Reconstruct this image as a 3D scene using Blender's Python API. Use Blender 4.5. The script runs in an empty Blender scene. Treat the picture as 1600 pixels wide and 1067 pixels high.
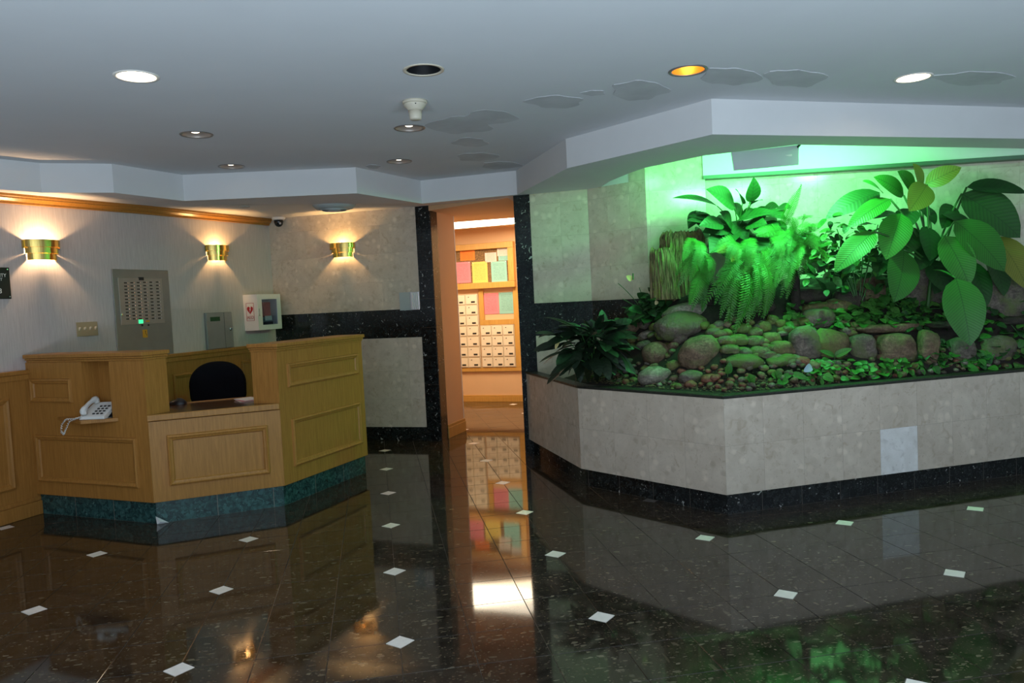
import bpy, bmesh, math, random
import numpy as np
from mathutils import Vector, Matrix, noise
from mathutils.geometry import tessellate_polygon

random.seed(7)
SC = bpy.context.scene
COL = SC.collection

# ------------------------------------------------------------------ camera
F_PX = 1207.0
CAM = np.array([-0.0322, -5.1809, 1.4669])
YAW, PITCH, ROLL = -0.175107, -0.053535, -0.048502
_f = np.array([-math.sin(YAW) * math.cos(PITCH), math.cos(YAW) * math.cos(PITCH), math.sin(PITCH)])
_r0 = np.array([math.cos(YAW), math.sin(YAW), 0.0]); _u0 = np.cross(_r0, _f)
_r = math.cos(ROLL) * _r0 + math.sin(ROLL) * _u0
_u = -math.sin(ROLL) * _r0 + math.cos(ROLL) * _u0
cam_data = bpy.data.cameras.new('camera'); cam = bpy.data.objects.new('camera', cam_data); COL.objects.link(cam)
cam.matrix_world = Matrix(((_r[0], _u[0], -_f[0], CAM[0]), (_r[1], _u[1], -_f[1], CAM[1]), (_r[2], _u[2], -_f[2], CAM[2]), (0, 0, 0, 1)))
cam_data.sensor_width = 36.0; cam_data.lens = 36.0 * F_PX / 1600.0; cam_data.clip_start = 0.05
SC.camera = cam

# ------------------------------------------------------------------ world, daylight, exposure
world = bpy.data.worlds.new('world'); SC.world = world; world.use_nodes = True
world.node_tree.nodes['Background'].inputs[0].default_value = (0.62, 0.80, 1.0, 1)
world.node_tree.nodes['Background'].inputs[1].default_value = 0.3
SC.view_settings.view_transform = 'Standard'; SC.view_settings.look = 'None'
SC.view_settings.exposure = 0.0; SC.view_settings.gamma = 1.0; SC.view_settings.use_curve_mapping = False
SC.cycles.use_denoising = True; SC.cycles.use_adaptive_sampling = True; SC.cycles.adaptive_threshold = 0.02
SC.cycles.max_bounces = 8; SC.cycles.diffuse_bounces = 4; SC.cycles.glossy_bounces = 4; SC.cycles.transmission_bounces = 6
SC.cycles.sample_clamp_indirect = 6.0
SC.cycles.caustics_reflective = False; SC.cycles.caustics_refractive = False

def lamp(name, kind, loc, energy, color, parent=None, target=None, size=0.1, size_y=None, angle=None, blend=0.5, spread=None):
    d = bpy.data.lights.new(name, kind); d.energy = energy; d.color = color
    if kind == 'AREA':
        d.size = size
        if size_y: d.shape = 'RECTANGLE'; d.size_y = size_y
        if spread: d.spread = spread
    else:
        d.shadow_soft_size = size
        if kind == 'SPOT': d.spot_size = angle; d.spot_blend = blend
    o = bpy.data.objects.new(name, d); COL.objects.link(o)
    M = Matrix.Translation(loc)
    if target is not None:
        M = M @ (Vector(target) - Vector(loc)).to_track_quat('-Z', 'Y').to_matrix().to_4x4()
    if parent is not None:
        o.parent = parent; o.matrix_basis = wm(parent).inverted() @ M
    else:
        o.matrix_basis = M
    return o
def wm(o):
    M = o.matrix_basis.copy()
    while o.parent is not None:
        o = o.parent; M = o.matrix_basis @ M
    return M
# daylight through the glazed entrance behind the photographer
DAY = (0.88, 0.93, 1.0)
lamp('entrance_daylight', 'AREA', (-1.2, -8.75, 1.45), 66, DAY, target=(0.4, 0.0, 1.65), size=6.0, size_y=2.3)
# added unseen fill light aimed up behind the camera to brighten the ceiling
lamp('ceiling_fill', 'AREA', (0.2, -6.3, 0.08), 640, (0.68, 0.85, 1.0), target=(0.2, -6.28, 2.6), size=6.6, size_y=2.2)

# ------------------------------------------------------------------ pixel -> place
def ray(x, y): return ((x - 800) / F_PX) * _r + ((533.5 - y) / F_PX) * _u + _f
def atz(x, y, z=0.0):
    d = ray(x, y); return CAM + (z - CAM[2]) / d[2] * d
def atd(x, y, dep): return CAM + dep * ray(x, y)
def depth_of(P): return float((np.array(P, float) - CAM) @ _f)
def proj(P):
    d = np.array(P, float) - CAM; w = d @ _f
    return 800 + F_PX * (d @ _r) / w, 533.5 - F_PX * (d @ _u) / w, w
def unit(a): return np.array([math.cos(math.radians(a)), math.sin(math.radians(a))])

# ------------------------------------------------------------------ materials
MATS = {}
def nodes_of(name):
    m = bpy.data.materials.new(name); m.use_nodes = True
    nt = m.node_tree; b = nt.nodes['Principled BSDF']; MATS[name] = m
    return m, nt, b
def N(nt, t, **kw):
    n = nt.nodes.new(t)
    for k, v in kw.items(): setattr(n, k, v)
    return n
def ramp(nt, fac, stops):
    r = N(nt, 'ShaderNodeValToRGB'); e = r.color_ramp.elements
    while len(e) < len(stops): e.new(0.5)
    for el, (p, c) in zip(e, stops): el.position = p; el.color = (*c, 1) if len(c) == 3 else c
    nt.links.new(fac, r.inputs[0]); return r.outputs[0]
def mixc(nt, fac, a, b, mode='MIX'):
    m = N(nt, 'ShaderNodeMix', data_type='RGBA', blend_type=mode)
    for s, v in ((m.inputs[0], fac), (m.inputs[6], a), (m.inputs[7], b)):
        if isinstance(v, (int, float)): s.default_value = v
        elif isinstance(v, tuple): s.default_value = (*v, 1)
        else: nt.links.new(v, s)
    return m.outputs[2]
def math_(nt, op, a, b=None):
    m = N(nt, 'ShaderNodeMath', operation=op)
    for s, v in zip(m.inputs, (a, b)):
        if v is None: continue
        if isinstance(v, (int, float)): s.default_value = v
        else: nt.links.new(v, s)
    return m.outputs[0]
def coords(nt, mode='world', scale=(1, 1, 1), jitter=0.0):
    if mode == 'world': src = N(nt, 'ShaderNodeNewGeometry').outputs['Position']
    else: src = N(nt, 'ShaderNodeTexCoord').outputs['Object']
    mp = N(nt, 'ShaderNodeMapping'); mp.inputs['Scale'].default_value = scale
    nt.links.new(src, mp.inputs['Vector'])
    if jitter:
        oi = N(nt, 'ShaderNodeObjectInfo'); 
        cx = N(nt, 'ShaderNodeCombineXYZ')
        v = math_(nt, 'MULTIPLY', oi.outputs['Random'], jitter)
        v2 = math_(nt, 'MULTIPLY', oi.outputs['Random'], jitter * 7.3)
        nt.links.new(v, cx.inputs[0]); nt.links.new(v2, cx.inputs[1]); nt.links.new(v, cx.inputs[2])
        nt.links.new(cx.outputs[0], mp.inputs['Location'])
    return mp.outputs[0]
def noise_(nt, vec, scale, detail=4, rough=0.55, dist=0.0):
    n = N(nt, 'ShaderNodeTexNoise'); n.inputs['Scale'].default_value = scale; n.inputs['Detail'].default_value = detail
    n.inputs['Roughness'].default_value = rough; n.inputs['Distortion'].default_value = dist
    nt.links.new(vec, n.inputs['Vector']); return n.outputs['Fac']
def bump_(nt, b, h, strength=0.2, dist=0.01):
    n = N(nt, 'ShaderNodeBump'); n.inputs['Strength'].default_value = strength; n.inputs['Distance'].default_value = dist
    nt.links.new(h, n.inputs['Height']); nt.links.new(n.outputs[0], b.inputs['Normal'])
def plain(name, col, rough=0.5, metal=0.0, spec=0.5, var=0.0, vscale=30, emit=None, es=0):
    m, nt, b = nodes_of(name)
    b.inputs['Roughness'].default_value = rough; b.inputs['Metallic'].default_value = metal
    b.inputs['Specular IOR Level'].default_value = spec
    v = noise_(nt, coords(nt), vscale)
    lo = tuple(c * (1 - var) for c in col); hi = tuple(min(1, c * (1 + var)) for c in col)
    nt.links.new(ramp(nt, v, [(0.3, lo), (0.7, hi)]), b.inputs['Base Color'])
    if emit:
        b.inputs['Emission Color'].default_value = (*emit, 1); b.inputs['Emission Strength'].default_value = es
    return m

def dark_stone(name, base, dark, fleck, fleck_amt, rough, scale=1.0, big=None, chips=0.0):
    m, nt, b = nodes_of(name); co = coords(nt, jitter=9.0, scale=(scale,) * 3)
    n1 = noise_(nt, co, 14, 5, 0.6, 1.0)
    c = ramp(nt, n1, [(0.32, dark), (0.62, base)])
    if chips:
        vo = N(nt, 'ShaderNodeTexVoronoi'); vo.inputs['Scale'].default_value = 34
        wv = N(nt, 'ShaderNodeMixRGB'); 
        nd = N(nt, 'ShaderNodeTexNoise'); nd.inputs['Scale'].default_value = 9; nt.links.new(co, nd.inputs['Vector'])
        ad = N(nt, 'ShaderNodeVectorMath', operation='MULTIPLY_ADD'); nt.links.new(nd.outputs['Color'], ad.inputs[0]); ad.inputs[1].default_value = (0.12, 0.12, 0.12); nt.links.new(co, ad.inputs[2])
        nt.links.new(ad.outputs[0], vo.inputs['Vector'])
        sx = N(nt, 'ShaderNodeSeparateColor'); nt.links.new(vo.outputs['Color'], sx.inputs[0])
        c = mixc(nt, math_(nt, 'MULTIPLY', math_(nt, 'POWER', sx.outputs[0], 2.0), chips), c, fleck)
    n2 = noise_(nt, co, 34, 3, 0.5, 2.6)
    f1 = ramp(nt, n2, [(0.60 - fleck_amt, (0, 0, 0)), (0.66 - fleck_amt, (1, 1, 1))])
    c = mixc(nt, f1, c, fleck)
    co2 = coords(nt, jitter=4.0, scale=(scale * 1.0, scale * 2.6, scale * 1.6))
    n3 = noise_(nt, co2, 16, 2, 0.4, 1.6)
    f2 = ramp(nt, n3, [(0.705 - fleck_amt, (0, 0, 0)), (0.73 - fleck_amt, (1, 1, 1))])
    c = mixc(nt, f2, c, big or tuple(min(1, x * 1.6) for x in fleck))
    nt.links.new(c, b.inputs['Base Color'])
    b.inputs['Roughness'].default_value = rough; b.inputs['Specular IOR Level'].default_value = 0.45
    return m
def floor_stone():
    m, nt, b = nodes_of('floor_stone'); co = coords(nt, jitter=9.0)
    n1 = noise_(nt, co, 9, 6, 0.65, 1.2); c = ramp(nt, n1, [(0.32, (0.012, 0.009, 0.007)), (0.66, (0.048, 0.035, 0.024))])
    def chips(sc_, stretch, thr, col, jit, pw_):
        nonlocal c
        v = coords(nt, jitter=jit, scale=stretch)
        nd = N(nt, 'ShaderNodeTexNoise'); nd.inputs['Scale'].default_value = sc_ * 0.45; nd.inputs['Detail'].default_value = 3; nt.links.new(v, nd.inputs['Vector'])
        ad = N(nt, 'ShaderNodeVectorMath', operation='MULTIPLY_ADD'); nt.links.new(nd.outputs['Color'], ad.inputs[0]); ad.inputs[1].default_value = (2.2 / sc_,) * 3; nt.links.new(v, ad.inputs[2])
        vo = N(nt, 'ShaderNodeTexVoronoi'); vo.inputs['Scale'].default_value = sc_; nt.links.new(ad.outputs[0], vo.inputs['Vector'])
        sp = N(nt, 'ShaderNodeSeparateColor'); nt.links.new(vo.outputs['Color'], sp.inputs[0])
        lim = math_(nt, 'MULTIPLY', math_(nt, 'POWER', sp.outputs[0], pw_), thr)
        k = math_(nt, 'LESS_THAN', vo.outputs['Distance'], lim)
        c = mixc(nt, math_(nt, 'MULTIPLY', k, math_(nt, 'ADD', math_(nt, 'MULTIPLY', sp.outputs[1], 0.7), 0.2)), c, col)
    chips(70, (1, 1.5, 1), 0.46, (0.13, 0.105, 0.07), 3.0, 2.4)
    chips(26, (1.0, 2.2, 1), 0.46, (0.17, 0.14, 0.095), 5.0, 3.6)
    chips(13, (2.6, 1.0, 1), 0.34, (0.11, 0.085, 0.055), 7.0, 6.0)
    nt.links.new(c, b.inputs['Base Color']); b.inputs['Roughness'].default_value = 0.055; b.inputs['Specular IOR Level'].default_value = 0.5
floor_stone()
dark_stone('black_marble', (0.009, 0.011, 0.0115), (0.003, 0.0035, 0.004), (0.040, 0.046, 0.046), 0.012, 0.12, 0.95, (0.38, 0.39, 0.37), 0.3)
dark_stone('green_marble', (0.014, 0.050, 0.052), (0.005, 0.020, 0.024), (0.045, 0.14, 0.135), 0.0, 0.25, 1.5, (0.13, 0.28, 0.26), 0.9)
def beige(name, a, b_, c_):
    m, nt, b = nodes_of(name); co = coords(nt, jitter=6.0)
    n1 = noise_(nt, co, 5, 6, 0.62, 0.8)
    c = ramp(nt, n1, [(0.30, a), (0.66, b_)])
    n2 = noise_(nt, co, 13, 2, 0.5, 1.3)
    f = ramp(nt, n2, [(0.58, (0, 0, 0)), (0.74, (1, 1, 1))])
    c = mixc(nt, math_(nt, 'MULTIPLY', f, 0.5), c, c_)
    vo = N(nt, 'ShaderNodeTexVoronoi'); vo.inputs['Scale'].default_value = 17; nt.links.new(co, vo.inputs['Vector'])
    sv = N(nt, 'ShaderNodeSeparateColor'); nt.links.new(vo.outputs['Color'], sv.inputs[0])
    ds = ramp(nt, vo.outputs['Distance'], [(0.25, (1, 1, 1)), (0.55, (0, 0, 0))])
    c = mixc(nt, math_(nt, 'MULTIPLY', math_(nt, 'MULTIPLY', math_(nt, 'POWER', sv.outputs[0], 3.0), ds), 0.7), c, tuple(min(1, x * 1.25) for x in b_))
    c = mixc(nt, math_(nt, 'MULTIPLY', math_(nt, 'MULTIPLY', math_(nt, 'POWER', sv.outputs[1], 4.0), ds), 0.4), c, tuple(x * 0.8 for x in c_))
    n3 = noise_(nt, co, 60, 2, 0.5, 0.5)
    f3 = ramp(nt, n3, [(0.64, (0, 0, 0)), (0.70, (1, 1, 1))])
    c = mixc(nt, math_(nt, 'MULTIPLY', f3, 0.3), c, tuple(x * 0.7 for x in c_))
    oi = N(nt, 'ShaderNodeObjectInfo')
    t = math_(nt, 'ADD', math_(nt, 'MULTIPLY', oi.outputs['Random'], 0.06), 0.96)
    hs = N(nt, 'ShaderNodeHueSaturation'); nt.links.new(t, hs.inputs['Value']); nt.links.new(c, hs.inputs['Color'])
    nt.links.new(hs.outputs[0], b.inputs['Base Color'])
    b.inputs['Roughness'].default_value = 0.22
    return m
beige('beige_marble', (0.53, 0.45, 0.36), (0.65, 0.565, 0.465), (0.41, 0.32, 0.225))
beige('pale_marble', (0.74, 0.72, 0.69), (0.86, 0.845, 0.82), (0.56, 0.53, 0.50))
def wood(name, lo, hi, rough=0.34):
    m, nt, b = nodes_of(name)
    co = coords(nt, scale=(26, 26, 1.6), jitter=3.0)
    n1 = noise_(nt, co, 3.2, 6, 0.65, 0.4)
    n2 = noise_(nt, coords(nt, scale=(1, 1, 0.5)), 1.6, 3, 0.5)
    c = ramp(nt, n1, [(0.28, lo), (0.72, hi)])
    c = mixc(nt, math_(nt, 'MULTIPLY', n2, 0.35), c, tuple(x * 0.72 for x in lo))
    nt.links.new(c, b.inputs['Base Color']); b.inputs['Roughness'].default_value = rough; b.inputs['Specular IOR Level'].default_value = 0.35
    bump_(nt, b, n1, 0.08, 0.002)
    return m
wood('oak', (0.33, 0.145, 0.030), (0.53, 0.252, 0.060), 0.42)
wood('oak_dark', (0.10, 0.045, 0.018), (0.16, 0.075, 0.03), 0.15)
wood('crown_oak', (0.36, 0.15, 0.022), (0.48, 0.225, 0.045))
wood('mail_oak', (0.50, 0.26, 0.06), (0.66, 0.38, 0.10))
def wallpaper():
    m, nt, b = nodes_of('wallpaper')
    n1 = noise_(nt, coords(nt, scale=(60, 60, 2.2)), 3.0, 4, 0.6)
    c = ramp(nt, n1, [(0.3, (0.46, 0.41, 0.40)), (0.7, (0.60, 0.545, 0.53))])
    nt.links.new(c, b.inputs['Base Color']); b.inputs['Roughness'].default_value = 0.75
    bump_(nt, b, n1, 0.15, 0.003)
wallpaper()
def foil():
    plain('foil', (0.80, 0.84, 0.88), 0.35, 0.35)
foil()
plain('paint_white', (0.70, 0.70, 0.70), 0.85, var=0.02, vscale=3)
plain('paint_ceiling', (0.66, 0.675, 0.69), 0.9, var=0.02, vscale=2)
plain('paint_stain', (0.53, 0.54, 0.55), 0.9, var=0.10, vscale=5)
plain('paint_peach', (0.70, 0.45, 0.25), 0.7, var=0.02, vscale=4)
plain('alcove_paint', (0.74, 0.76, 0.74), 0.8, var=0.01)
plain('grout', (0.11, 0.095, 0.08), 0.8, var=0.2)
plain('pale_grout', (0.27, 0.235, 0.19), 0.9, var=0.1)
plain('inset_cream', (0.84, 0.76, 0.70), 0.3, var=0.06)
plain('brass', (0.80, 0.56, 0.16), 0.16, 1.0, var=0.02)
plain('steel', (0.30, 0.32, 0.325), 0.42, 0.7, var=0.06, vscale=8)
plain('steel_face', (0.40, 0.41, 0.41), 0.38, 0.7, var=0.05, vscale=12)
plain('chrome', (0.8, 0.8, 0.8), 0.12, 1.0)
plain('black_plastic', (0.012, 0.012, 0.014), 0.35)
plain('black_fabric', (0.006, 0.006, 0.009), 0.95, spec=0.1, var=0.3, vscale=400)
plain('dark_glass', (0.01, 0.012, 0.015), 0.06)
plain('white_plastic', (0.78, 0.78, 0.75), 0.4)
plain('cabinet_white', (0.80, 0.78, 0.75), 0.38)
plain('cream_plastic', (0.62, 0.56, 0.44), 0.45)
plain('ivory_plate', (0.42, 0.36, 0.24), 0.35, 0.3)
plain('dark_gap', (0.02, 0.018, 0.015), 0.8)
plain('red_print', (0.42, 0.012, 0.02), 0.5)
plain('white_print', (0.9, 0.9, 0.88), 0.5)
plain('orange_sign', (0.75, 0.36, 0.03), 0.5)
plain('grey_diffuser', (0.42, 0.46, 0.46), 0.5)
plain('can_black', (0.012, 0.012, 0.013), 0.35)
plain('can_white', (0.85, 0.80, 0.72), 0.5)
plain('can_amber', (0.85, 0.42, 0.07), 0.35, 0.5)
plain('grey_trim', (0.30, 0.27, 0.25), 0.4, 0.5)
plain('mail_metal', (0.78, 0.68, 0.52), 0.45)
plain('green_display', (0.05, 0.5, 0.2), 0.4, emit=(0.05, 1.0, 0.35), es=1.2)
plain('lcd_green', (0.006, 0.02, 0.006), 0.3, emit=(0.05, 0.4, 0.05), es=0.03)
plain('bulb_warm', (1, 0.9, 0.7), 0.5, emit=(1.0, 0.72, 0.38), es=26)
plain('bulb_amber', (1, 0.6, 0.2), 0.5, emit=(1.0, 0.5, 0.12), es=1.6)
plain('bulb_down', (1, 0.9, 0.8), 0.5, emit=(1.0, 0.84, 0.62), es=5)
plain('lens_fluo', (1, 1, 1), 0.5, emit=(1.0, 0.90, 0.70), es=5)
plain('pink_paper', (0.85, 0.36, 0.38), 0.8)
plain('alcove_trim', (0.10, 0.16, 0.12), 0.5, 0.3)
plain('shield_grey', (0.50, 0.49, 0.56), 0.6)
plain('liner_blue_grey', (0.42, 0.47, 0.55), 0.6)  # even blue-grey coat of the cabinet liner
def paper(name, col):
    m, nt, b = nodes_of(name)
    tc = N(nt, 'ShaderNodeTexCoord').outputs['Generated']
    sp = N(nt, 'ShaderNodeSeparateXYZ'); nt.links.new(tc, sp.inputs[0])
    w = math_(nt, 'SINE', math_(nt, 'MULTIPLY', sp.outputs[2], 95.0))
    line = math_(nt, 'GREATER_THAN', w, 0.35)
    mp = N(nt, 'ShaderNodeMapping'); mp.inputs['Scale'].default_value = (30, 1, 15.1); nt.links.new(tc, mp.inputs['Vector'])
    nz = math_(nt, 'GREATER_THAN', noise_(nt, mp.outputs[0], 1.0, 2), 0.47)
    inx = math_(nt, 'LESS_THAN', math_(nt, 'ABSOLUTE', math_(nt, 'SUBTRACT', sp.outputs[0], 0.5)), 0.36)
    inz = math_(nt, 'LESS_THAN', math_(nt, 'ABSOLUTE', math_(nt, 'SUBTRACT', sp.outputs[2], 0.52)), 0.40)
    k = math_(nt, 'MULTIPLY', math_(nt, 'MULTIPLY', line, nz), math_(nt, 'MULTIPLY', inx, inz))
    nt.links.new(mixc(nt, math_(nt, 'MULTIPLY', k, 0.55), col, tuple(c * 0.30 for c in col)), b.inputs['Base Color'])
    b.inputs['Roughness'].default_value = 0.8
for nm, c in (('paper_pink', (0.72, 0.22, 0.26)), ('paper_yellow', (0.72, 0.55, 0.13)), ('paper_teal', (0.26, 0.52, 0.46)),
              ('paper_orange', (0.80, 0.20, 0.03)), ('paper_white', (0.62, 0.54, 0.48))): paper(nm, c)
def cork():
    m, nt, b = nodes_of('cork'); n = noise_(nt, coords(nt), 60, 4, 0.7)
    nt.links.new(ramp(nt, n, [(0.35, (0.10, 0.055, 0.02)), (0.65, (0.30, 0.17, 0.07))]), b.inputs['Base Color']); b.inputs['Roughness'].default_value = 0.9
cork()
def leafmat(name, a, b_, vein, rib=70.0, rough=0.38, trans=0.25):
    m, nt, b = nodes_of(name)
    tc = N(nt, 'ShaderNodeTexCoord').outputs['Object']; sp = N(nt, 'ShaderNodeSeparateXYZ'); nt.links.new(tc, sp.inputs[0])
    ay = math_(nt, 'ABSOLUTE', sp.outputs[1])
    ph = math_(nt, 'SUBTRACT', sp.outputs[0], math_(nt, 'MULTIPLY', ay, 0.8))
    w = math_(nt, 'SINE', math_(nt, 'MULTIPLY', ph, rib * 2 * math.pi))
    st = ramp(nt, w, [(0.0, (0, 0, 0)), (1.0, (1, 1, 1))])
    oi = N(nt, 'ShaderNodeObjectInfo')
    c = mixc(nt, oi.outputs['Random'], a, b_)
    n = noise_(nt, tc, 9, 3); c = mixc(nt, math_(nt, 'MULTIPLY', n, 0.35), c, tuple(x * 0.6 for x in a))
    c = mixc(nt, math_(nt, 'MULTIPLY', st, 0.42), c, vein)
    mr = math_(nt, 'LESS_THAN', ay, 0.0035); c = mixc(nt, math_(nt, 'MULTIPLY', mr, 0.55), c, vein)
    nt.links.new(c, b.inputs['Base Color']); b.inputs['Roughness'].default_value = rough
    tr = N(nt, 'ShaderNodeBsdfTranslucent'); nt.links.new(c, tr.inputs[0])
    ms = N(nt, 'ShaderNodeMixShader'); ms.inputs[0].default_value = trans
    nt.links.new(b.outputs[0], ms.inputs[1]); nt.links.new(tr.outputs[0], ms.inputs[2])
    nt.links.new(ms.outputs[0], nt.nodes['Material Output'].inputs[0])
    bump_(nt, b, w, 0.18, 0.002)
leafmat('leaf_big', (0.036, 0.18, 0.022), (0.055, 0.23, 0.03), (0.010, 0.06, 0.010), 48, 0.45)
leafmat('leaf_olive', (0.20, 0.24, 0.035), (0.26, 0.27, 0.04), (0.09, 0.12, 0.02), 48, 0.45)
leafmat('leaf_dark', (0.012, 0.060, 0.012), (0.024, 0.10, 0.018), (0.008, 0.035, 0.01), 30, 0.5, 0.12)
leafmat('leaf_lily', (0.006, 0.018, 0.007), (0.014, 0.034, 0.012), (0.004, 0.012, 0.005), 30, 0.5, 0.06)
leafmat('leaf_fern', (0.045, 0.22, 0.025), (0.085, 0.31, 0.035), (0.03, 0.14, 0.02), 20, 0.5, 0.25)
leafmat('leaf_fern_yellow', (0.30, 0.38, 0.04), (0.36, 0.42, 0.05), (0.2, 0.3, 0.02), 20, 0.5, 0.35)
leafmat('leaf_small', (0.04, 0.19, 0.03), (0.10, 0.28, 0.05), (0.03, 0.12, 0.02), 60, 0.4, 0.25)
leafmat('flower_cream', (0.70, 0.62, 0.22), (0.8, 0.75, 0.5), (0.6, 0.5, 0.2), 10, 0.5, 0.2)
leafmat('flower_blue', (0.45, 0.62, 0.75), (0.5, 0.65, 0.8), (0.4, 0.55, 0.7), 10, 0.5, 0.2)
plain('stem_green', (0.03, 0.12, 0.02), 0.5, var=0.2)
plain('soil', (0.014, 0.010, 0.007), 0.95, var=0.5, vscale=40)
def stone(name, a, b_, moss, moss_amt, rough=0.55):
    m, nt, b = nodes_of(name); co = coords(nt, jitter=5.0)
    n1 = noise_(nt, co, 7, 6, 0.65, 1.2); c = ramp(nt, n1, [(0.36, a), (0.64, b_)])
    n4 = noise_(nt, coords(nt, jitter=3.0, scale=(5, 5, 28)), 2.0, 3, 0.6, 0.6)
    c = mixc(nt, math_(nt, 'MULTIPLY', ramp(nt, n4, [(0.5, (0, 0, 0)), (0.62, (1, 1, 1))]), 0.4), c, tuple(x * 0.55 for x in a))
    n5 = noise_(nt, co, 55, 5, 0.7); c = mixc(nt, ramp(nt, n5, [(0.42, (0.55, 0.55, 0.55)), (0.60, (0, 0, 0))]), c, tuple(x * 0.35 for x in a))
    n2 = noise_(nt, co, 5, 5, 0.6, 0.5)
    f = ramp(nt, n2, [(0.62 - moss_amt, (0, 0, 0)), (0.75 - moss_amt, (1, 1, 1))])
    c = mixc(nt, f, c, moss)
    nt.links.new(c, b.inputs['Base Color']); b.inputs['Roughness'].default_value = rough
    n3 = noise_(nt, co, 24, 7, 0.72); bump_(nt, b, n3, 0.9, 0.02)
stone('rock_grey', (0.095, 0.072, 0.058), (0.25, 0.205, 0.165), (0.11, 0.13, 0.045), 0.12)
stone('rock_brown', (0.12, 0.068, 0.038), (0.27, 0.185, 0.115), (0.12, 0.14, 0.04), 0.12)
stone('rock_moss', (0.13, 0.095, 0.045), (0.24, 0.20, 0.08), (0.12, 0.15, 0.03), 0.2)
stone('rock_pale', (0.22, 0.195, 0.15), (0.40, 0.36, 0.29), (0.20, 0.22, 0.11), 0.06)
stone('rock_wet', (0.10, 0.09, 0.05), (0.20, 0.18, 0.09), (0.09, 0.14, 0.03), 0.22, 0.16)
stone('rock_red', (0.20, 0.07, 0.04), (0.34, 0.15, 0.09), (0.2, 0.16, 0.1), 0.0, 0.3)
stone('coping_stone', (0.012, 0.013, 0.010), (0.035, 0.036, 0.022), (0.055, 0.060, 0.02), 0.02, 0.35)
def bark():
    m, nt, b = nodes_of('bark'); n1 = noise_(nt, coords(nt, scale=(34, 34, 2.4)), 2.2, 6, 0.7, 0.3)
    c = ramp(nt, n1, [(0.36, (0.03, 0.022, 0.012)), (0.5, (0.16, 0.125, 0.055)), (0.66, (0.36, 0.31, 0.15))])
    n2 = noise_(nt, coords(nt), 9, 5, 0.7); c = mixc(nt, ramp(nt, n2, [(0.52, (0, 0, 0)), (0.62, (1, 1, 1))]), c, (0.17, 0.19, 0.04))
    nt.links.new(c, b.inputs['Base Color']); b.inputs['Roughness'].default_value = 0.95; bump_(nt, b, n1, 1.0, 0.02)
bark()
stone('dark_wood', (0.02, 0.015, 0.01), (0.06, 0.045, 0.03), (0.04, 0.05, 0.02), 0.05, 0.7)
def watermat():
    m, nt, b = nodes_of('water'); b.inputs['Base Color'].default_value = (0.008, 0.012, 0.008, 1); b.inputs['Roughness'].default_value = 0.04
    n = noise_(nt, coords(nt), 55, 4, 0.65, 1.5); bump_(nt, b, n, 1.0, 0.06)
watermat()

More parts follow.
